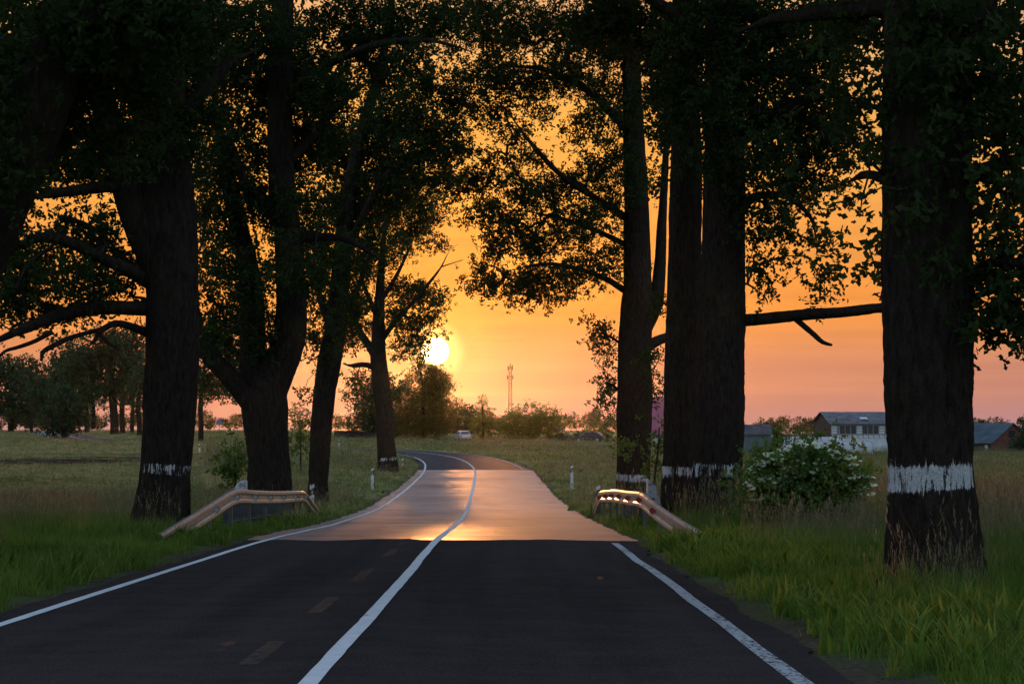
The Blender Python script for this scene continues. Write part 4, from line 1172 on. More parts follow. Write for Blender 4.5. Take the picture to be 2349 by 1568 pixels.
# far wood along the horizon
tv_, tf_ = [], []; base_ = 0
P_, A_, S_ = [], [], []
u_ = -0.20
while u_ < 0.21:
    D_ = random.uniform(1250, 1600); hgt_ = random.choice((6.5, 8, 9, 10, 12)) * random.uniform(0.85, 1.15)
    gzz = float(ground_z([u_ * D_], [D_])[0]); w_ = hgt_ * random.uniform(0.35, 0.6)
    for q in range(6):
        c = np.array((u_ * D_ + random.uniform(-0.7, 0.7) * w_, D_ + random.uniform(-4, 4), gzz + hgt_ * random.uniform(0.25, 0.8)))
        n = 16
        p = rng.normal(size=(n, 3)); p /= np.linalg.norm(p, axis=1)[:, None]; p *= rng.random((n, 1)) ** 0.4
        P_.append(c + p * np.array((w_ * 0.6, w_ * 0.6, hgt_ * 0.24))); A_.append(rng.normal(size=(n, 3))); S_.append(np.full(n, 1.0))
    u_ += random.uniform(0.0012, 0.0042)
lv, lf = foliage(np.vstack(P_), np.vstack(A_), np.concatenate(S_), 'quad')
wood = link('far_wood', mesh_np('far_wood', lv, lf, M['far_leaf'], False))
tag(wood, 'low belt of distant trees along the horizon, faded by haze', 'wood', kind='stuff')
tri_total += len(lf)

# dry weeds by the second left oak and flowering stalks before the right trunk
wp, wr, ws, wk = [], [], [], []
for x0, x1, d0, d1, n, k0, sc in ((1715, 2000, 41, 50, 150, 3, 0.7), (1990, 2290, 24.5, 27.3, 60, 3, 0.75), (480, 575, 108, 125, 160, 4, 2.2), (330, 420, 51, 54, 30, 2, 1.0), (1560, 1720, 56, 61, 70, 3, 1.0), (1420, 1560, 80, 95, 60, 3, 1.2)):
    for q in range(n):
        d = random.uniform(d0, d1); p = at(random.uniform(x0, x1), 1000, d); p[2] = float(CAMZ)
        wp.append(p); wr.append((random.gauss(0, 0.1), random.gauss(0, 0.1), random.random() * 6.28)); s = sc * random.uniform(0.7, 1.15); ws.append((s, s, s)); wk.append(k0 if random.random() < 0.8 else 4)
wp = np.array(wp); wp[:, 2] = ground_z(wp[:, 0], wp[:, 1]) - 0.02
tall = scatter('tall_grass', wp, np.array(wr), np.array(ws), np.array(wk), NG)
tag(tall, 'tall brown headed grass round the elder and the trunk feet', 'grass', kind='stuff')
print('tris after plants', tri_total)

# ------------------------------------------------------------------ guardrails and bridge
M['galv'] = plain('galvanised steel', (0.37, 0.345, 0.31), 0.40, 0.5, 0.9, 0.25, 3.0)
M['galv_dull'] = plain('dull galvanised steel', (0.13, 0.125, 0.12), 0.6, 0.3, 0.4, 0.2, 9.0)
M['red_refl'] = plain('red reflector', (0.55, 0.02, 0.015), 0.25, 0.6)
M['pale_refl'] = plain('pale reflector', (0.60, 0.58, 0.52), 0.3, 0.6)
M['dark_steel'] = plain('dark steel', (0.035, 0.035, 0.038), 0.6, 0.4)
M['bar_paint'] = plain('weathered grey paint', (0.075, 0.08, 0.09), 0.7, 0.3, 0, 0.35)
k = NT('whitewashed concrete'); n_ = k.noise(11.0, detail=6, rough=0.7)
k.col(k.ramp(n_, [(0.36, (0.16, 0.16, 0.16)), (0.48, (0.52, 0.55, 0.57)), (0.7, (0.68, 0.71, 0.73))])); k.set(0.9, 0.2); k.bump(n_, 0.5, 0.02)
M['limed'] = k.m
PROF = [(.155, .012), (.148, .050), (.120, .082), (.072, .082), (.046, .058), (.022, .014), (-.022, .014), (-.046, .058), (-.072, .082), (-.120, .082), (-.148, .050), (-.155, .012)]


def guardrail(label, pts, sgn, refl, skip=()):
    """pts: (x, y, z of the beam's middle) every 4 m"""
    P = [Vector(p) for p in pts]
    root = empty('guardrail', P[0] - Vector((0, 0, 0.4))); tag(root, label, 'guardrail', 'guardrails of the culvert')
    O = Vector(root.location)

    def on(i, q):
        p0, p1, p2, p3 = P[max(i - 1, 0)], P[i], P[i + 1], P[min(i + 2, len(P) - 1)]
        m1, m2 = (p2 - p0) * 0.42, (p3 - p1) * 0.42
        return p1 * (2 * q**3 - 3 * q**2 + 1) + m1 * (q**3 - 2 * q**2 + q) + p2 * (3 * q**2 - 2 * q**3) + m2 * (q**3 - q**2)
    for i in range(len(P) - 1):
        a, b = P[i], P[i + 1]; t = (b - a).normalized()
        a2 = a - t * 0.06; b2 = b + t * 0.06
        lift = 0.003 if i % 2 else 0.0
        out = Vector((0, 0, 1)).cross(t).normalized() * (-1 if sgn > 0 else 1)
        if out.x * sgn < 0: out = -out
        up = Vector((0, 0, 1))
        vs, fs = [], []
        n = len(PROF); ring = [(z, o + lift) for z, o in PROF] + [(z, o + lift - 0.005) for z, o in reversed(PROF)]
        m = 9
        for q in range(m):
            c = on(i, -0.015 + 1.03 * q / (m - 1)) + up * random.uniform(-0.003, 0.003)
            for z, o in ring: vs.append(tuple(c + up * z + out * o - O))
        K = len(ring)
        for q in range(m - 1):
            for j in range(K):
                j2 = (j + 1) % K
                fs.append((q * K + j, q * K + j2, (q + 1) * K + j2, (q + 1) * K + j))
        fs += [tuple(range(K - 1, -1, -1)), tuple(range((m - 1) * K, m * K))]
        me = bpy.data.meshes.new('beam'); me.from_pydata(vs, [], fs); me.materials.append(M['galv']); me.update()
        bm = bmesh.new(); bm.from_mesh(me); bmesh.ops.recalc_face_normals(bm, faces=bm.faces); bm.to_mesh(me); bm.free()
        bo = link('beam', me, root)
        # slotted bolt holes along the valley
        hb = MB()
        for q in range(6):
            c = on(i, (q + 0.5) / 6) - O + out * 0.0185
            e = t * 0.02
            hb.poly([c - e + up * 0.008, c - e - up * 0.008, c + e - up * 0.008, c + e + up * 0.008])
        hb.build('bolt_holes', M['dark_steel'], bo)['kind'] = 'stuff'
    for i, p in enumerate(P):
        if 0 < i < len(P) - 1:
            g = float(ground_z([p.x], [p.y])[0])
            t = (P[i + 1] - P[i - 1]).normalized(); out = Vector((t.y, -t.x, 0)).normalized()
            if out.x * sgn < 0: out = -out
            c = p - O
            mb = MB(); back = -out * 0.06
            mb.box(c.x + back.x - 0.035, c.x + back.x + 0.035, c.y - 0.05, c.y + 0.05, g - 0.3 - O.z, c.z + 0.13)
            mb.build('post', M['galv_dull'], root)
            if i in skip: continue
            # reflector: five sided plate in the valley, turned to oncoming traffic
            rb = MB(); fb = MB()
            side = out * 0.045 + Vector((0, 0, 0)); f = Vector((0, -1, 0))
            for mbx, s_, dy in ((fb, 1.25, 0.0), (rb, 1.0, -0.008)):
                q0 = c + out * 0.055
                e1 = out * 0.06 * s_; e2 = up * 0.055 * s_
                ring = [q0 - e1 + e2 * 0.9, q0 + e1 * 0.55 + e2 * 0.75, q0 + e1 * 1.15, q0 + e1 * 0.55 - e2 * 0.9, q0 - e1 - e2 * 0.7]
                ring = [r + Vector((0, dy, 0)) + Vector((0, 0.012, 0)) * ((r - q0).dot(out) / 0.06) for r in ring]
                mbx.poly(ring); mbx.poly([r + Vector((0, 0.006, 0)) for r in reversed(ring)])
            ro = fb.build('reflector', M['dark_steel'], root); rb.build('reflector_face', M[refl], ro)
    return root


def zd(drop): return CAMZ - drop


L_ = [(46.0, 1.80), (50.2, 1.645), (54.4, 1.487), (58.5, 1.353), (62.6, 1.4545), (66.6, 1.552), (70.5, 1.637), (74.3, 1.712), (77.8, 1.80), (81.0, 2.16), (84.0, 2.5)]
guardrail('guardrail with pale reflectors ramping out of the left verge', [(-5.6, d, zd(r)) for d, r in L_], 1, 'pale_refl', (1, 9))
R_ = [(3.02, 46.0, 1.77), (2.83, 50.0, 1.64), (2.68, 54.0, 1.50), (2.60, 58.0, 1.398), (2.54, 62.0, 1.461), (2.49, 66.0, 1.516), (2.465, 70.0, 1.587), (2.445, 74.0, 1.69), (2.41, 78.0, 1.81), (2.40, 81.0, 2.16), (2.40, 84.0, 2.5)]
guardrail('guardrail with red reflectors, glowing in the sunset at right', [(x, d, zd(r)) for x, d, r in R_], -1, 'red_refl', (1, 9))


def railing(label, x0, y0, y1, tz):
    g = float(ground_z([x0], [y0])[0])
    root = empty('bridge_railing', (x0, y0, g)); tag(root, label, 'railing', 'culvert railings')
    n = int((y1 - y0) / 0.6); L = y1 - y0
    z1 = float(ground_z([x0], [y1])[0]) - g
    mb = MB(); mb.bar((0, 0, 0.60), (0, L, z1 + 0.60), 0.035, 8); mb.build('top_rail', M['bar_paint'], root)
    mb = MB(); mb.bar((0, 0, 0.12), (0, L, z1 + 0.12), 0.025, 8); mb.build('bottom_rail', M['bar_paint'], root)
    mb = MB(); mb.box(-0.03, 0.03, -0.03, 0.03, -0.2, 0.59); me = mb.mesh('bar', M['bar_paint'])
    mb = MB(); mb.box(-0.06, 0.06, -0.05, 0.05, -0.3, 0.64); me2 = mb.mesh('post', M['bar_paint'])
    for i in range(n + 1):
        o = link('post' if i % 8 == 0 else 'bar', me2 if i % 8 == 0 else me, root, (0, L * i / n, z1 * i / n))


railing('grey bar railing seen under the left guardrail', -6.05, 61.5, 79.0, 0)
railing('grey bar railing seen under the right guardrail', 2.95, 61.5, 78.0, 0)


def wing(label, x, y, w, h, l, flip):
    g = float(ground_z([x], [y])[0])
    mb = MB(); s = -1 if flip else 1
    prof = [(-w / 2, -0.3), (w / 2, -0.3), (w / 2, h * (1.0 if s > 0 else 0.35)), (w * 0.1, h * (0.95 if s > 0 else 0.8)), (-w / 2, h * (0.45 if s > 0 else 1.0))]
    vs = [(p[0], yy, p[1]) for yy in (-l / 2, l / 2) for p in prof]
    n = len(prof); fs = [tuple(range(n)), tuple(range(2 * n - 1, n - 1, -1))] + [(i, n + i, n + (i + 1) % n, (i + 1) % n) for i in range(n)]
    me = bpy.data.meshes.new('concrete_wing'); me.from_pydata(vs, [], fs); me.materials.append(M['limed']); me.update()
    bm = bmesh.new(); bm.from_mesh(me); bmesh.ops.recalc_face_normals(bm, faces=bm.faces); bmesh.ops.bevel(bm, geom=bm.edges[:], offset=0.025, segments=2, affect='EDGES'); bm.to_mesh(me); bm.free()
    o = link('concrete_wing', me, None, (x, y, g)); tag(o, label, 'wing wall', 'whitewashed culvert ends')


wing('whitewashed concrete block peeping over the left guardrail', -6.35, 67.0, 0.46, 1.04, 0.5, False)
wing('whitewashed concrete block leaning over the right guardrail', 3.28, 67.0, 0.34, 1.08, 0.5, True)

# ------------------------------------------------------------------ delineator posts
M['post_white'] = plain('white plastic', (0.66, 0.68, 0.70), 0.5, 0.4)
M['post_black'] = plain('black plastic', (0.012, 0.012, 0.013), 0.5, 0.4)


def delineator(label, x, y, d, h, red=False):
    p = at(x, y, d); g = float(ground_z([p[0]], [p[1]])[0])
    top = max(at(x, y - 0.001, d)[2], g + 0.5)
    root = empty('delineator_post', (p[0], p[1], g), random.uniform(-0.15, 0.15)); tag(root, label, 'delineator', 'roadside delineator posts')
    H = p[2] - g
    prof = [(-0.06, 0.03), (-0.045, -0.05), (0, -0.065), (0.045, -0.05), (0.06, 0.03), (0, 0.05)]
    def sec(z0, z1, nm, mt, grow_=0.0, slant=0.0):
        vs = [(a * (1 + grow_), b * (1 + grow_), z0 + slant * a) for a, b in prof] + [(a * (1 + grow_), b * (1 + grow_), z1 + slant * a) for a, b in prof]
        n = 6; fs = [tuple(range(n - 1, -1, -1)), tuple(range(n, 2 * n))] + [(i, (i + 1) % n, n + (i + 1) % n, n + i) for i in range(n)]
        me = bpy.data.meshes.new(nm); me.from_pydata(vs, [], fs); me.materials.append(M[mt]); me.update()
        return link(nm, me, root)
    sec(-0.3, H - 0.27, 'post', 'post_white', 0, 0.5 if False else 0.0)
    sec(H - 0.27, H - 0.10, 'black_band', 'post_black', 0.02, 0.6)
    sec(H - 0.10, H, 'post_head', 'post_white', 0.0, 0.6)
    mb = MB(); mb.box(-0.018, 0.018, -0.075, -0.066, H - 0.25, H - 0.15); mb.build('reflector', M['pale_refl'], root)


delineator('white delineator post at the far end of the left guardrail', 716, 1112, 82.5, 0)
delineator('white and black delineator post on the inner verge below the bend', 854, 1074, 125, 0)
delineator('tiny delineator post right of the bend oak', 923, 1052, 186, 0)
delineator('distant delineator post in front of the dark board fence', 777, 1008, 262, 0)
delineator('pale delineator post right of the first thick left oak', 457, 1018, 215, 0)
delineator('delineator post standing in the right verge grass beyond the guardrail', 1312, 1068, 128, 0)
delineator('delineator post half hidden behind the end of the right guardrail', 1372, 1115, 86, 0)

# ------------------------------------------------------------------ buildings
M['asbestos'] = plain('old corrugated sheet', (0.15, 0.15, 0.165), 0.85, 0.2, 0, 0.4, 1.2)
M['white_wall'] = plain('white plaster', (0.60, 0.64, 0.66), 0.9, 0.2, 0, 0.12, 1.5)
M['block_white'] = plain('white block', (0.58, 0.62, 0.64), 0.9, 0.2, 0, 0.15, 3.0)
M['mortar'] = plain('grey green render', (0.20, 0.235, 0.235), 0.9, 0.2, 0, 0.2, 3.0)
M['old_wood'] = plain('weathered boards', (0.10, 0.082, 0.068), 0.9, 0.15, 0, 0.4, 2.0)
M['dark_wood'] = plain('dark boards', (0.028, 0.026, 0.028), 0.9, 0.15, 0, 0.3, 2.0)
M['glass'] = plain('window glass', (0.03, 0.035, 0.045), 0.12, 0.6, 0, 0.2, 1.0)
M['frame'] = plain('window frame', (0.30, 0.31, 0.30), 0.7, 0.3)
M['teal_wall'] = plain('blue green render', (0.115, 0.165, 0.175), 0.95, 0.15, 0, 0.18, 1.2)
M['dark_sheet'] = plain('dark corrugated sheet', (0.075, 0.075, 0.09), 0.8, 0.25, 0, 0.4, 1.0)
M['pink_roof'] = plain('magenta tin roof', (0.34, 0.085, 0.13), 0.6, 0.35, 0, 0.08, 0.6)
M['brick'] = plain('old red brick', (0.13, 0.055, 0.042), 0.9, 0.15, 0, 0.35, 3.0)
M['slate'] = plain('blue grey roofing', (0.060, 0.085, 0.105), 0.8, 0.3, 0, 0.35, 0.9)
k = NT('polythene film'); k.col((0.62, 0.66, 0.70)); k.set(0.35, 0.5)
t_ = k.n.new('ShaderNodeBsdfTranslucent'); t_.inputs[0].default_value = (0.7, 0.66, 0.64, 1)
m_ = k.n.new('ShaderNodeMixShader'); m_.inputs[0].default_value = 0.4
k.l.new(k.b.outputs[0], m_.inputs[1]); k.l.new(t_.outputs[0], m_.inputs[2]); k.l.new(m_.outputs[0], k.out.inputs[0]); M['film'] = k.m


def corrugated(x0, x1, ya, za, yb, zb, pitch=0.25, amp=0.04, thick=0.03):
    """sheet from edge a to edge b (depth, height), ribs running down the slope"""
    n = int((x1 - x0) / pitch * 4)
    vs, fs = [], []
    for lay in (0, 1):
        for i in range(n + 1):
            x = x0 + (x1 - x0) * i / n; w = amp * math.sin(2 * math.pi * i / 4)
            vs += [(x, ya, za + w - lay * thick), (x, yb, zb + w - lay * thick)]
    m = 2 * (n + 1)
    for i in range(n):
        a = 2 * i
        fs += [(a, a + 2, a + 3, a + 1), (m + a, m + a + 1, m + a + 3, m + a + 2), (a, m + a, m + a + 2, a + 2), (a + 1, a + 3, m + a + 3, m + a + 1)]
    return vs, fs


def sheet(name, args, mat, parent):
    vs, fs = corrugated(*args)
    me = bpy.data.meshes.new(name); me.from_pydata(vs, [], fs); me.materials.append(mat); me.update()
    return link(name, me, parent)


def gz1(x, y): return float(ground_z([x], [y])[0])


# long white farmhouse with the old corrugated roof
HD = 330.0
hp = at(1907, 1000, HD); mpp = HD / FPX
base_z = gz1(hp[0], hp[1]) - 0.1
house = empty('farmhouse', (hp[0], hp[1], base_z), math.radians(9)); tag(house, 'long white farmhouse with corrugated roof and wide windows behind the elder', 'house')
zrow = lambda y: at(1907, y, HD)[2] - base_z
LEN = 14.0; DEP = 7.5
z_e, z_r, w0, w1, s0, s1 = zrow(969), zrow(943.5), zrow(995), zrow(975), zrow(1004), zrow(996)
mb = MB(); mb.box(0, LEN, 0, DEP, -0.3, z_e); mb.build('wall', M['mortar'], house)
mb = MB(); mb.box(-0.004, LEN + 0.004, -0.04, 0.1, -0.3, s0 - 0.06); mb.build('lower_wall', M['white_wall'], house)
mb = MB(); mb.prism([(0, z_e), (DEP, z_e), (DEP / 2, z_r - 0.05)], 0, LEN); g_ = mb.build('gable', M['old_wood'], house)
mb = MB()
for i in range(16):
    mb.box(-0.05, -0.005, 0.1 + i * 0.45, 0.1 + i * 0.45 + 0.38, z_e * 0.45, z_e + 0.15)
mb.build('gable_boards', M['old_wood'], house)
rf = sheet('roof', (-0.35, LEN + 0.35, -0.45, z_e - 0.12, DEP / 2, z_r, 0.28, 0.035), M['asbestos'], house)
sheet('roof', (-0.35, LEN + 0.35, DEP / 2, z_r, DEP + 0.45, z_e - 0.12, 0.28, 0.035), M['asbestos'], house)
mb = MB(); a0 = 0.45
mb.poly([(3.6, 0.55, z_e + 0.42), (4.5, 0.55, z_e + 0.42), (4.5, 1.25, z_e + 0.64), (3.6, 1.25, z_e + 0.64)]); mb.build('skylight', M['white_wall'], rf)
px = lambda x: (x - 1907) * mpp
wins = [(1926, 1966), (1980, 2019), (2034, 2074), (2088, 2128)]
for a, b in wins:
    mb = MB(); mb.box(px(a), px(b), -0.03, 0.02, w0, w1); wo_ = mb.build('window', M['glass'], house)
    mb = MB()
    for q in range(4):
        x = px(a) + (px(b) - px(a)) * q / 3; mb.box(x - 0.035, x + 0.035, -0.06, -0.031, w0, w1)
    mb.box(px(a) - 0.03, px(b) + 0.03, -0.062, -0.033, w0 - 0.04, w0 + 0.03); mb.box(px(a) - 0.03, px(b) + 0.03, -0.062, -0.033, w1 - 0.03, w1 + 0.04)
    mb.build('frame', M['frame'], wo_)
bl = MB(); bl.box(0, 0.62, -0.035, 0.05, 0, 0.26); bme = bl.mesh('block', M['block_white'])
for cx in (1907.5, 1967.5, 2020.5, 2075, 2129):
    for q in range(3):
        link('block', bme, house, (px(cx), 0, w0 + 0.02 + q * 0.32))
bl = MB(); bl.box(0, 0.52, -0.04, 0.05, 0, s1 - s0 - 0.04); bme2 = bl.mesh('block', M['block_white'])
for q in range(22):
    o = link('block', bme2, house, (0.05 + q * 0.62, 0, s0)); o.rotation_euler = (0, 0.10, 0)
mb = MB(); mb.box(-0.6, -0.35, 1.0, 1.3, z_e * 0.72, z_e * 0.72 + 0.28); mb.bar((-0.35, 1.15, z_e * 0.8), (-0.01, 1.15, z_e * 0.8), 0.03); mb.build('satellite_dish', M['dark_steel'], house)

# lean-to roof at the house's left
lt = at(1880, 1000, HD + 3)
lean = empty('lean_to', (lt[0] - 1.2, lt[1], base_z)); tag(lean, 'low lean-to with reddish slanted roof at the farmhouse gable', 'lean-to')
mb = MB(); mb.box(-2.0, 1.4, 0, 3, -0.3, zrow(1001)); mb.build('wall', M['dark_wood'], lean)
mb = MB(); zz_ = zrow(998); mb.poly([(-2.6, -0.2, zz_ - 0.1), (1.5, -0.2, zz_ + 0.25), (1.5, 3.2, zz_ + 0.35), (-2.6, 3.2, zz_)]); mb.poly([(-2.6, -0.2, zz_ - 0.18), (-2.6, 3.2, zz_ - 0.08), (1.5, 3.2, zz_ + 0.27), (1.5, -0.2, zz_ + 0.17)]); mb.build('roof', M['brick'], lean)

# pole with two wires
pp_ = at(1868.5, 955, HD - 4); g = gz1(pp_[0], pp_[1])
pole = empty('wire_pole', (pp_[0], pp_[1], g)); tag(pole, 'thin pole with wires left of the farmhouse', 'pole')
mb = MB(); mb.bar((0, 0, -0.3), (0, 0, pp_[2] - g), 0.05, 8, 0.035); mb.build('mast', M['dark_wood'], pole)
for dx, dz in ((-2.0, -1.0), (1.0, -0.4)):
    mb = MB(); prev = Vector((0, 0, pp_[2] - g - 0.05))
    for q in range(1, 7):
        s = q / 6; nxt = Vector((dx * s, 0.5 * s, pp_[2] - g - 0.05 + dz * s - 0.15 * math.sin(math.pi * s))); mb.bar(prev, nxt, 0.012, 4); prev = nxt
    mb.build('wire', M['dark_steel'], pole)

# blue-green shed
SD = 300.0
sp = at(1690, 1000, SD); sb = gz1(sp[0] + 2, SD) - 0.1
shed = empty('shed', (sp[0], SD, sb)); tag(shed, 'blue-green rendered shed with dark corrugated roof right of the joined oaks', 'shed')
zs = lambda y: at(1690, y, SD)[2] - sb
SL = (1771 - 1690) * SD / FPX
mb = MB(); mb.box(-3, SL - 0.12, 0, 4, -0.3, zs(994.5)); mb.build('wall', M['teal_wall'], shed)
mb = MB(); mb.prism([(0.01, zs(994.6)), (3.99, zs(994.6)), (2, zs(975))], -2.99, SL - 0.14); mb.build('gable', M['teal_wall'], shed)
sheet('roof', (-3.2, SL, -0.3, zs(996), 2.0, zs(973), 0.24, 0.03), M['dark_sheet'], shed); sheet('roof', (-3.2, SL, 2.0, zs(973), 4.3, zs(996), 0.24, 0.03), M['dark_sheet'], shed)

# polytunnels
for lab, x0, x1, yt, D_ in (('long white polytunnel in front of the farmhouse, the nearer one', 1800, 2003, 1014, 292.0), ('pinkish white polytunnel, the farther and taller one beside the farmhouse', 1792, 1934, 1001, 316.0)):
    a = at(x0, 1000, D_); b = at(x1, 1000, D_); g = gz1((a[0] + b[0]) / 2, D_); h = at(x0, yt, D_)[2] - g; L = b[0] - a[0]
    root = empty('polytunnel', (a[0], D_, g)); tag(root, lab, 'greenhouse', 'polytunnels by the farmhouse')
    rad_ = h
    vs, fs = [], []; n = 14; m = 18
    for i in range(m + 1):
        x = L * i / m; e = min(i, m - i); shrink = 1.0 if e > 0 else 0.90
        for j in range(n + 1):
            t = math.pi * j / n; sagg = 1 - 0.012 * (i % 2)
            vs.append((x, rad_ * 0.9 - rad_ * 0.9 * math.cos(t) * shrink, rad_ * math.sin(t) ** 0.8 * shrink * sagg))
    for i in range(m):
        for j in range(n):
            a_ = i * (n + 1) + j; fs.append((a_, a_ + n + 1, a_ + n + 2, a_ + 1))
    fs += [tuple(range(n + 1)), tuple(range((m + 1) * (n + 1) - 1, m * (n + 1) - 1, -1))]
    me = bpy.data.meshes.new('film'); me.from_pydata(vs, [], fs); me.materials.append(M['film']); me.update(); link('film', me, root)
    hm = MB(); pr = None
    for j in range(n + 1):
        t = math.pi * j / n; q = Vector((0, rad_ * 0.9 - rad_ * 0.915 * math.cos(t), rad_ * 1.015 * math.sin(t) ** 0.8))
        if pr is not None: hm.bar(pr, q, 0.02, 4)
        pr = q
    hme = hm.mesh('hoop', M['galv_dull'])
    for i in range(0, m + 1, 2): link('hoop', hme, root, (L * i / m, 0, 0))
    mb = MB(); mb.box(L + 0.02, L + 0.06, rad_ * 0.5, rad_ * 1.3, 0, rad_ * 0.7); mb.build('end_door', M['old_wood'], root)

# red brick barn at the right border
BD = 330.0
bp = at(2274, 1000, BD); bb = gz1(bp[0], BD) - 0.1
barn = empty('brick_barn', (bp[0], BD, bb), math.radians(48)); tag(barn, 'red brick barn with blue-grey roof at the right border', 'barn')
zb = lambda y: at(2274, y, BD)[2] - bb
# local: y runs back along the long side (to the left in view), x along the gable
BL, BW = 9.0, 8.6
ze, zr_ = zb(1013), zb(969)
mb = MB(); mb.box(0, BW, 0.02, BL, -0.3, ze); mb.build('wall', M['old_wood'], barn)
mb = MB(); mb.poly([(0, 0, -0.3), (BW, 0, -0.3), (BW, 0, ze), (BW / 2, 0, zr_ - 0.06), (0, 0, ze)]); mb.poly([(0, 0.25, -0.3), (0, 0.25, ze), (BW / 2, 0.25, zr_ - 0.06), (BW, 0.25, ze), (BW, 0.25, -0.3)])
mb.build('gable', M['brick'], barn)
mb = MB(); mb.box(BW * 0.42, BW * 0.58, -0.03, 0.05, zb(1003), zb(987)); mb.build('hatch', M['dark_wood'], barn)
mb = MB(); mb.box(-0.03, 0.05, 0.5, 0.85, 0.4, zb(1020)); mb.build('door', M['white_wall'], barn)
for s in (0, 1):
    mb = MB(); xe = -0.35 if s == 0 else BW + 0.35; xr = BW / 2
    a = [(xe, -0.3, ze - 0.12), (xe, BL + 0.3, ze - 0.12), (xr, BL + 0.3, zr_), (xr, -0.3, zr_)]
    mb.poly(a); mb.poly([(p[0], p[1], p[2] - 0.09) for p in reversed(a)])
    for i in range(4):
        j = (i + 1) % 4; mb.poly([a[i], (a[i][0], a[i][1], a[i][2] - 0.09), (a[j][0], a[j][1], a[j][2] - 0.09), a[j]])
    r_o = mb.build('roof', M['slate'], barn)

# house with the magenta roof between the right trunks
PD = 420.0
pp0 = at(1430, 1000, PD); pb = gz1(pp0[0] + 5, PD) - 0.1
ph = empty('pink_roof_house', (pp0[0], PD, pb)); tag(ph, 'house with plain magenta roof seen between two right trunks', 'house')
zp = lambda y: at(1430, y, PD)[2] - pb
PL = 11.5
mb = MB(); mb.box(0, PL, 0, 9, -0.3, zp(998)); mb.build('wall', M['white_wall'], ph)
mb = MB(); mb.prism([(0.01, zp(998)), (8.99, zp(998)), (4.5, zp(914))], 0.01, PL - 0.01); mb.build('gable', M['white_wall'], ph)
sheet('roof', (-0.4, PL + 0.4, -0.5, zp(1000), 4.5, zp(909), 0.5, 0.02), M['pink_roof'], ph); sheet('roof', (-0.4, PL + 0.4, 4.5, zp(909), 9.5, zp(1000), 0.5, 0.02), M['pink_roof'], ph)
for x in (3.6, 6.4):
    mb = MB(); mb.box(x, x + 1.0, -0.03, 0.02, 0.9, min(2.0, zp(1003))); w_o = mb.build('window', M['glass'], ph)
    mb = MB(); mb.box(x - 0.05, x + 1.05, -0.06, -0.031, 0.84, 0.9); mb.box(x + 0.47, x + 0.53, -0.06, -0.031, 0.9, min(2.0, zp(1003))); mb.build('frame', M['frame'], w_o)

# dark board fence and the tall posts by the parked car
fa, fb_ = at(768, 1000, 400), at(868, 1000, 412)
g = gz1(fa[0], fa[1]); fence = empty('board_fence', (fa[0], fa[1], g)); tag(fence, 'dark board fence in front of the dense shrub', 'fence')
n = 34; mb = MB(); mb.box(-0.085, 0.085, -0.012, 0.012, -0.2, 0.95); fme = mb.mesh('board', M['dark_wood'])
for i in range(n):
    s = i / (n - 1); x = (fb_[0] - fa[0]) * s; y = (fb_[1] - fa[1]) * s; o = link('board', fme, fence, (x, y, gz1(fa[0] + x, fa[1] + y) - g)); o.scale = (1, 1, random.uniform(0.94, 1.05))
mb = MB(); mb.bar((0, 0.05, 0.7), (fb_[0] - fa[0], fb_[1] - fa[1] + 0.05, gz1(fb_[0], fb_[1]) - g + 0.7), 0.04, 4); mb.build('rail', M['dark_wood'], fence)
gp = at(1085, 1000, 422); g = gz1(gp[0], gp[1]); gate = empty('gate_frame', (gp[0], gp[1], g)); tag(gate, 'dark double post with crossbar behind the parked silver car', 'gate frame')
for x in (-0.16, 0.16):
    mb = MB(); mb.box(x - 0.07, x + 0.07, -0.07, 0.07, -0.2, at(1085, 962, 422)[2] - g + x); mb.build('post', M['dark_steel'], gate)
mb = MB(); zc = at(1085, 984, 422)[2] - g; mb.box(-1.5, 0.8, -0.145, -0.075, zc - 0.05, zc + 0.05); mb.build('crossbar', M['dark_steel'], gate)

# lattice mast
MD = 720.0
mp_ = at(1170.5, 833, MD); g = gz1(mp_[0], MD); H = mp_[2] - g
mast = empty('lattice_mast', (mp_[0], MD, g)); tag(mast, 'slender lattice radio mast rising over the horizon shrubs', 'mast')
hw = lambda z: 0.50 - 0.22 * z / H
for a, b in ((-1, -1), (1, -1), (1, 1), (-1, 1)):
    mb = MB(); mb.bar((a * hw(0), b * hw(0), 0), (a * hw(H * 0.96), b * hw(H * 0.96), H * 0.96), 0.075, 6); mb.build('leg', M['dark_steel'], mast)
mb = MB(); nb_ = 18
for i in range(nb_):
    z0, z1 = H * 0.95 * i / nb_, H * 0.95 * (i + 1) / nb_
    for (a, b), (c, d_) in (((-1, -1), (1, -1)), ((1, -1), (1, 1)), ((1, 1), (-1, 1)), ((-1, 1), (-1, -1))):
        mb.bar((a * hw(z0), b * hw(z0), z0), (c * hw(z1), d_ * hw(z1), z1), 0.05, 4); mb.bar((c * hw(z0), d_ * hw(z0), z0), (a * hw(z1), b * hw(z1), z1), 0.05, 4)
mb.build('bracing', M['dark_steel'], mast)
for i, (x, z, l) in enumerate(((-0.55, H * 0.93, 1.3), (0.55, H * 0.94, 1.3), (-0.65, H * 0.80, 1.0), (0.65, H * 0.80, 1.0), (0.0, H * 0.97, 0.9))):
    mb = MB(); mb.box(x - 0.11, x + 0.11, -0.8, -0.6, z - l / 2, z + l / 2); mb.bar((0, -0.4, z), (x, -0.7, z), 0.06, 4); mb.build('antenna', M['dark_steel'], mast)

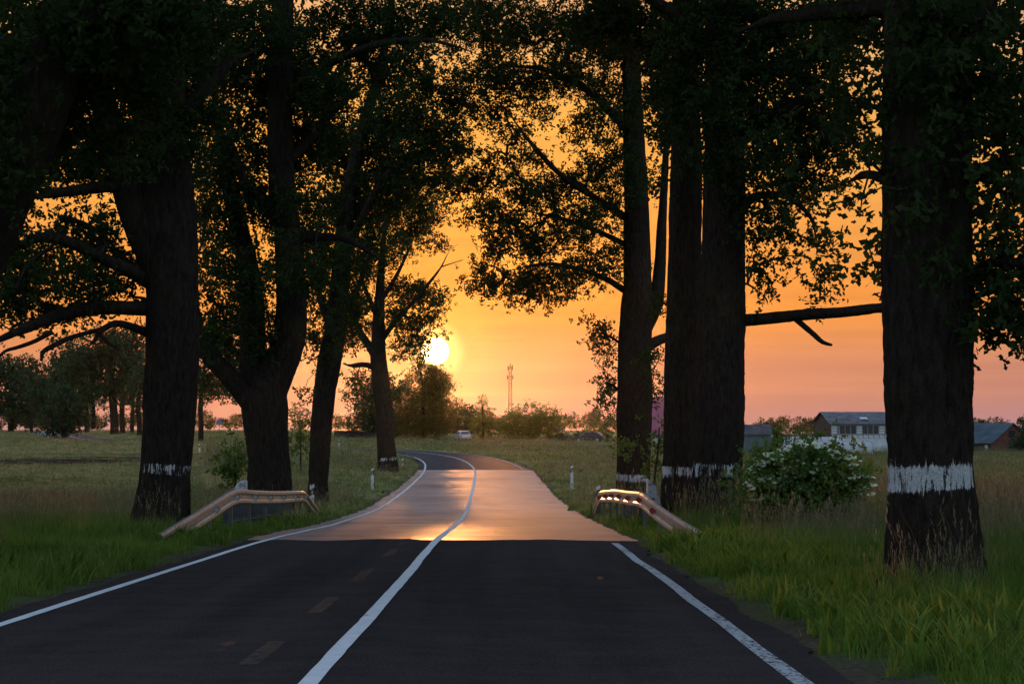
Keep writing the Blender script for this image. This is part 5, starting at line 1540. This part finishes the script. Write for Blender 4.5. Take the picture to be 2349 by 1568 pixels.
# blue road sign far left
sg = at(503, 968, 330); g = gz1(sg[0], sg[1]); sign = empty('road_sign', (sg[0], sg[1], g)); tag(sign, 'tiny blue road sign beyond the far banded tree', 'sign')
M['sign_blue'] = plain('sign blue', (0.05, 0.12, 0.35), 0.5, 0.4)
mb = MB(); mb.bar((0, 0, -0.2), (0, 0, sg[2] - g), 0.035, 6); mb.build('pole', M['galv_dull'], sign)
mb = MB(); mb.box(-0.3, 0.3, -0.06, -0.04, sg[2] - g - 0.3, sg[2] - g + 0.3); mb.build('plate', M['sign_blue'], sign)

# ------------------------------------------------------------------ cars
M['tyre'] = plain('tyre', (0.012, 0.012, 0.012), 0.85, 0.2)
M['chrome'] = plain('wheel rim', (0.45, 0.45, 0.46), 0.35, 0.5, 0.7)
M['tail'] = plain('tail lamp', (0.35, 0.015, 0.012), 0.25, 0.5)
M['lamp'] = plain('head lamp', (0.6, 0.6, 0.58), 0.15, 0.6)


def car(label, x, y, d, rz, colour, group='cars parked by the far shrubs'):
    p = at(x, y, d); g = gz1(p[0], p[1])
    root = empty('parked_car', (p[0], p[1], g), rz); tag(root, label, 'car', group)
    pm = plain('car paint ' + label[:6], colour, 0.22, 0.6, 0.3, 0.05)
    # side outline (y length, z height), lofted over the width with rounded shoulders
    low = [(-2.05, 0.28), (-2.12, 0.55), (-2.05, 0.86), (-1.55, 0.93), (-0.9, 0.96), (0.9, 0.92), (1.55, 0.84), (2.05, 0.70), (2.15, 0.48), (2.08, 0.26)]
    top = [(-1.75, 0.92), (-1.35, 1.30), (-0.9, 1.43), (0.1, 1.45), (0.55, 1.36), (1.15, 0.90)]

    def loft(prof, widths, nm, mat):
        vs, fs = [], []; n = len(prof)
        for w, s in widths:
            cy_ = sum(q[0] for q in prof) / n; cz = min(q[1] for q in prof)
            vs += [(w, cy_ + (q[0] - cy_) * s, cz + (q[1] - cz) * s) for q in prof]
        for r in range(len(widths) - 1):
            for i in range(n):
                j = (i + 1) % n; fs.append((r * n + i, r * n + j, (r + 1) * n + j, (r + 1) * n + i))
        fs += [tuple(range(n)), tuple(range(len(widths) * n - 1, (len(widths) - 1) * n - 1, -1))]
        me = bpy.data.meshes.new(nm); me.from_pydata(vs, [], fs); me.materials.append(mat)
        for po in me.polygons: po.use_smooth = False
        me.update(); bm = bmesh.new(); bm.from_mesh(me); bmesh.ops.recalc_face_normals(bm, faces=bm.faces); bm.to_mesh(me); bm.free()
        return link(nm, me, root)
    loft(low, [(-0.86, 0.94), (-0.80, 1.0), (0.80, 1.0), (0.86, 0.94)], 'body', pm)
    cab = loft(top, [(-0.70, 0.86), (-0.66, 0.93), (0.66, 0.93), (0.70, 0.86)], 'cabin', pm)
    for s in (-1, 1):
        mb = MB(); mb.poly([(s * 0.715, -1.30, 0.98), (s * 0.715, 0.80, 0.98), (s * 0.69, 0.35, 1.26), (s * 0.69, -0.95, 1.30)]); mb.build('side_window', M['glass'], cab)
    mb = MB(); mb.poly([(-0.6, -1.74, 1.0), (0.6, -1.74, 1.0), (0.55, -1.40, 1.30), (-0.55, -1.40, 1.30)]); mb.build('rear_window', M['glass'], cab)
    mb = MB(); mb.poly([(0.6, 1.10, 0.98), (-0.6, 1.10, 0.98), (-0.55, 0.62, 1.32), (0.55, 0.62, 1.32)]); mb.build('windscreen', M['glass'], cab)
    for sx in (-1, 1):
        for yy in (-1.3, 1.3):
            mb = MB(); mb.bar((sx * 0.68, yy, 0.31), (sx * 0.885, yy, 0.31), 0.31, 18); w = mb.build('wheel', M['tyre'], root)
            mb = MB(); mb.bar((sx * 0.875, yy, 0.31), (sx * 0.895, yy, 0.31), 0.19, 12); mb.build('rim', M['chrome'], w)
        mb = MB(); mb.box(sx * 0.68 - 0.11, sx * 0.68 + 0.11, -2.14, -2.04, 0.64, 0.80); mb.build('tail_lamp', M['tail'], root)
        mb = MB(); mb.box(sx * 0.62 - 0.14, sx * 0.62 + 0.14, 2.02, 2.13, 0.56, 0.68); mb.build('head_lamp', M['lamp'], root)
    return root


car('silver car parked beside the pointed young tree', 1061, 1006, 402, math.radians(14), (0.52, 0.53, 0.56))
car('dark car half hidden in the low hedge left of the faded band oak', 1352, 1010, 392, math.radians(75), (0.06, 0.06, 0.07))
pv = at(104, 985, 425); g = gz1(pv[0], pv[1]); par = empty('parapet', (pv[0], pv[1], g), math.radians(6)); tag(par, 'low pale parapet half hidden behind the egg shaped bush', 'parapet')
mb = MB(); mb.prism([(-0.14, -0.3), (0.14, -0.3), (0.14, 0.52), (0.06, 0.60), (-0.06, 0.60), (-0.14, 0.52)], -1.15, 1.6); mb.build('wall', M['limed'], par)
mb = MB(); mb.box(-1.42, -1.152, -0.16, 0.16, -0.3, 0.66); mb.build('end_post', M['dark_steel'], par)

# ------------------------------------------------------------------ haze
k = NT('evening haze')
for n in list(k.n):
    if n.type != 'OUTPUT_MATERIAL': k.n.remove(n)
vol = k.n.new('ShaderNodeVolumePrincipled')
vol.inputs['Color'].default_value = (0.92, 0.92, 0.94, 1)
vol.inputs['Density'].default_value = 0.0000052
vol.inputs['Anisotropy'].default_value = 0.945
k.l.new(vol.outputs[0], k.out.inputs['Volume'])
mb = MB(); mb.box(-2450, 2450, -450, 2450, -4.0, 46.0)
hz = mb.build('haze', k.m)
tag(hz, 'thin warm evening haze over the fields', 'haze', kind='stuff')
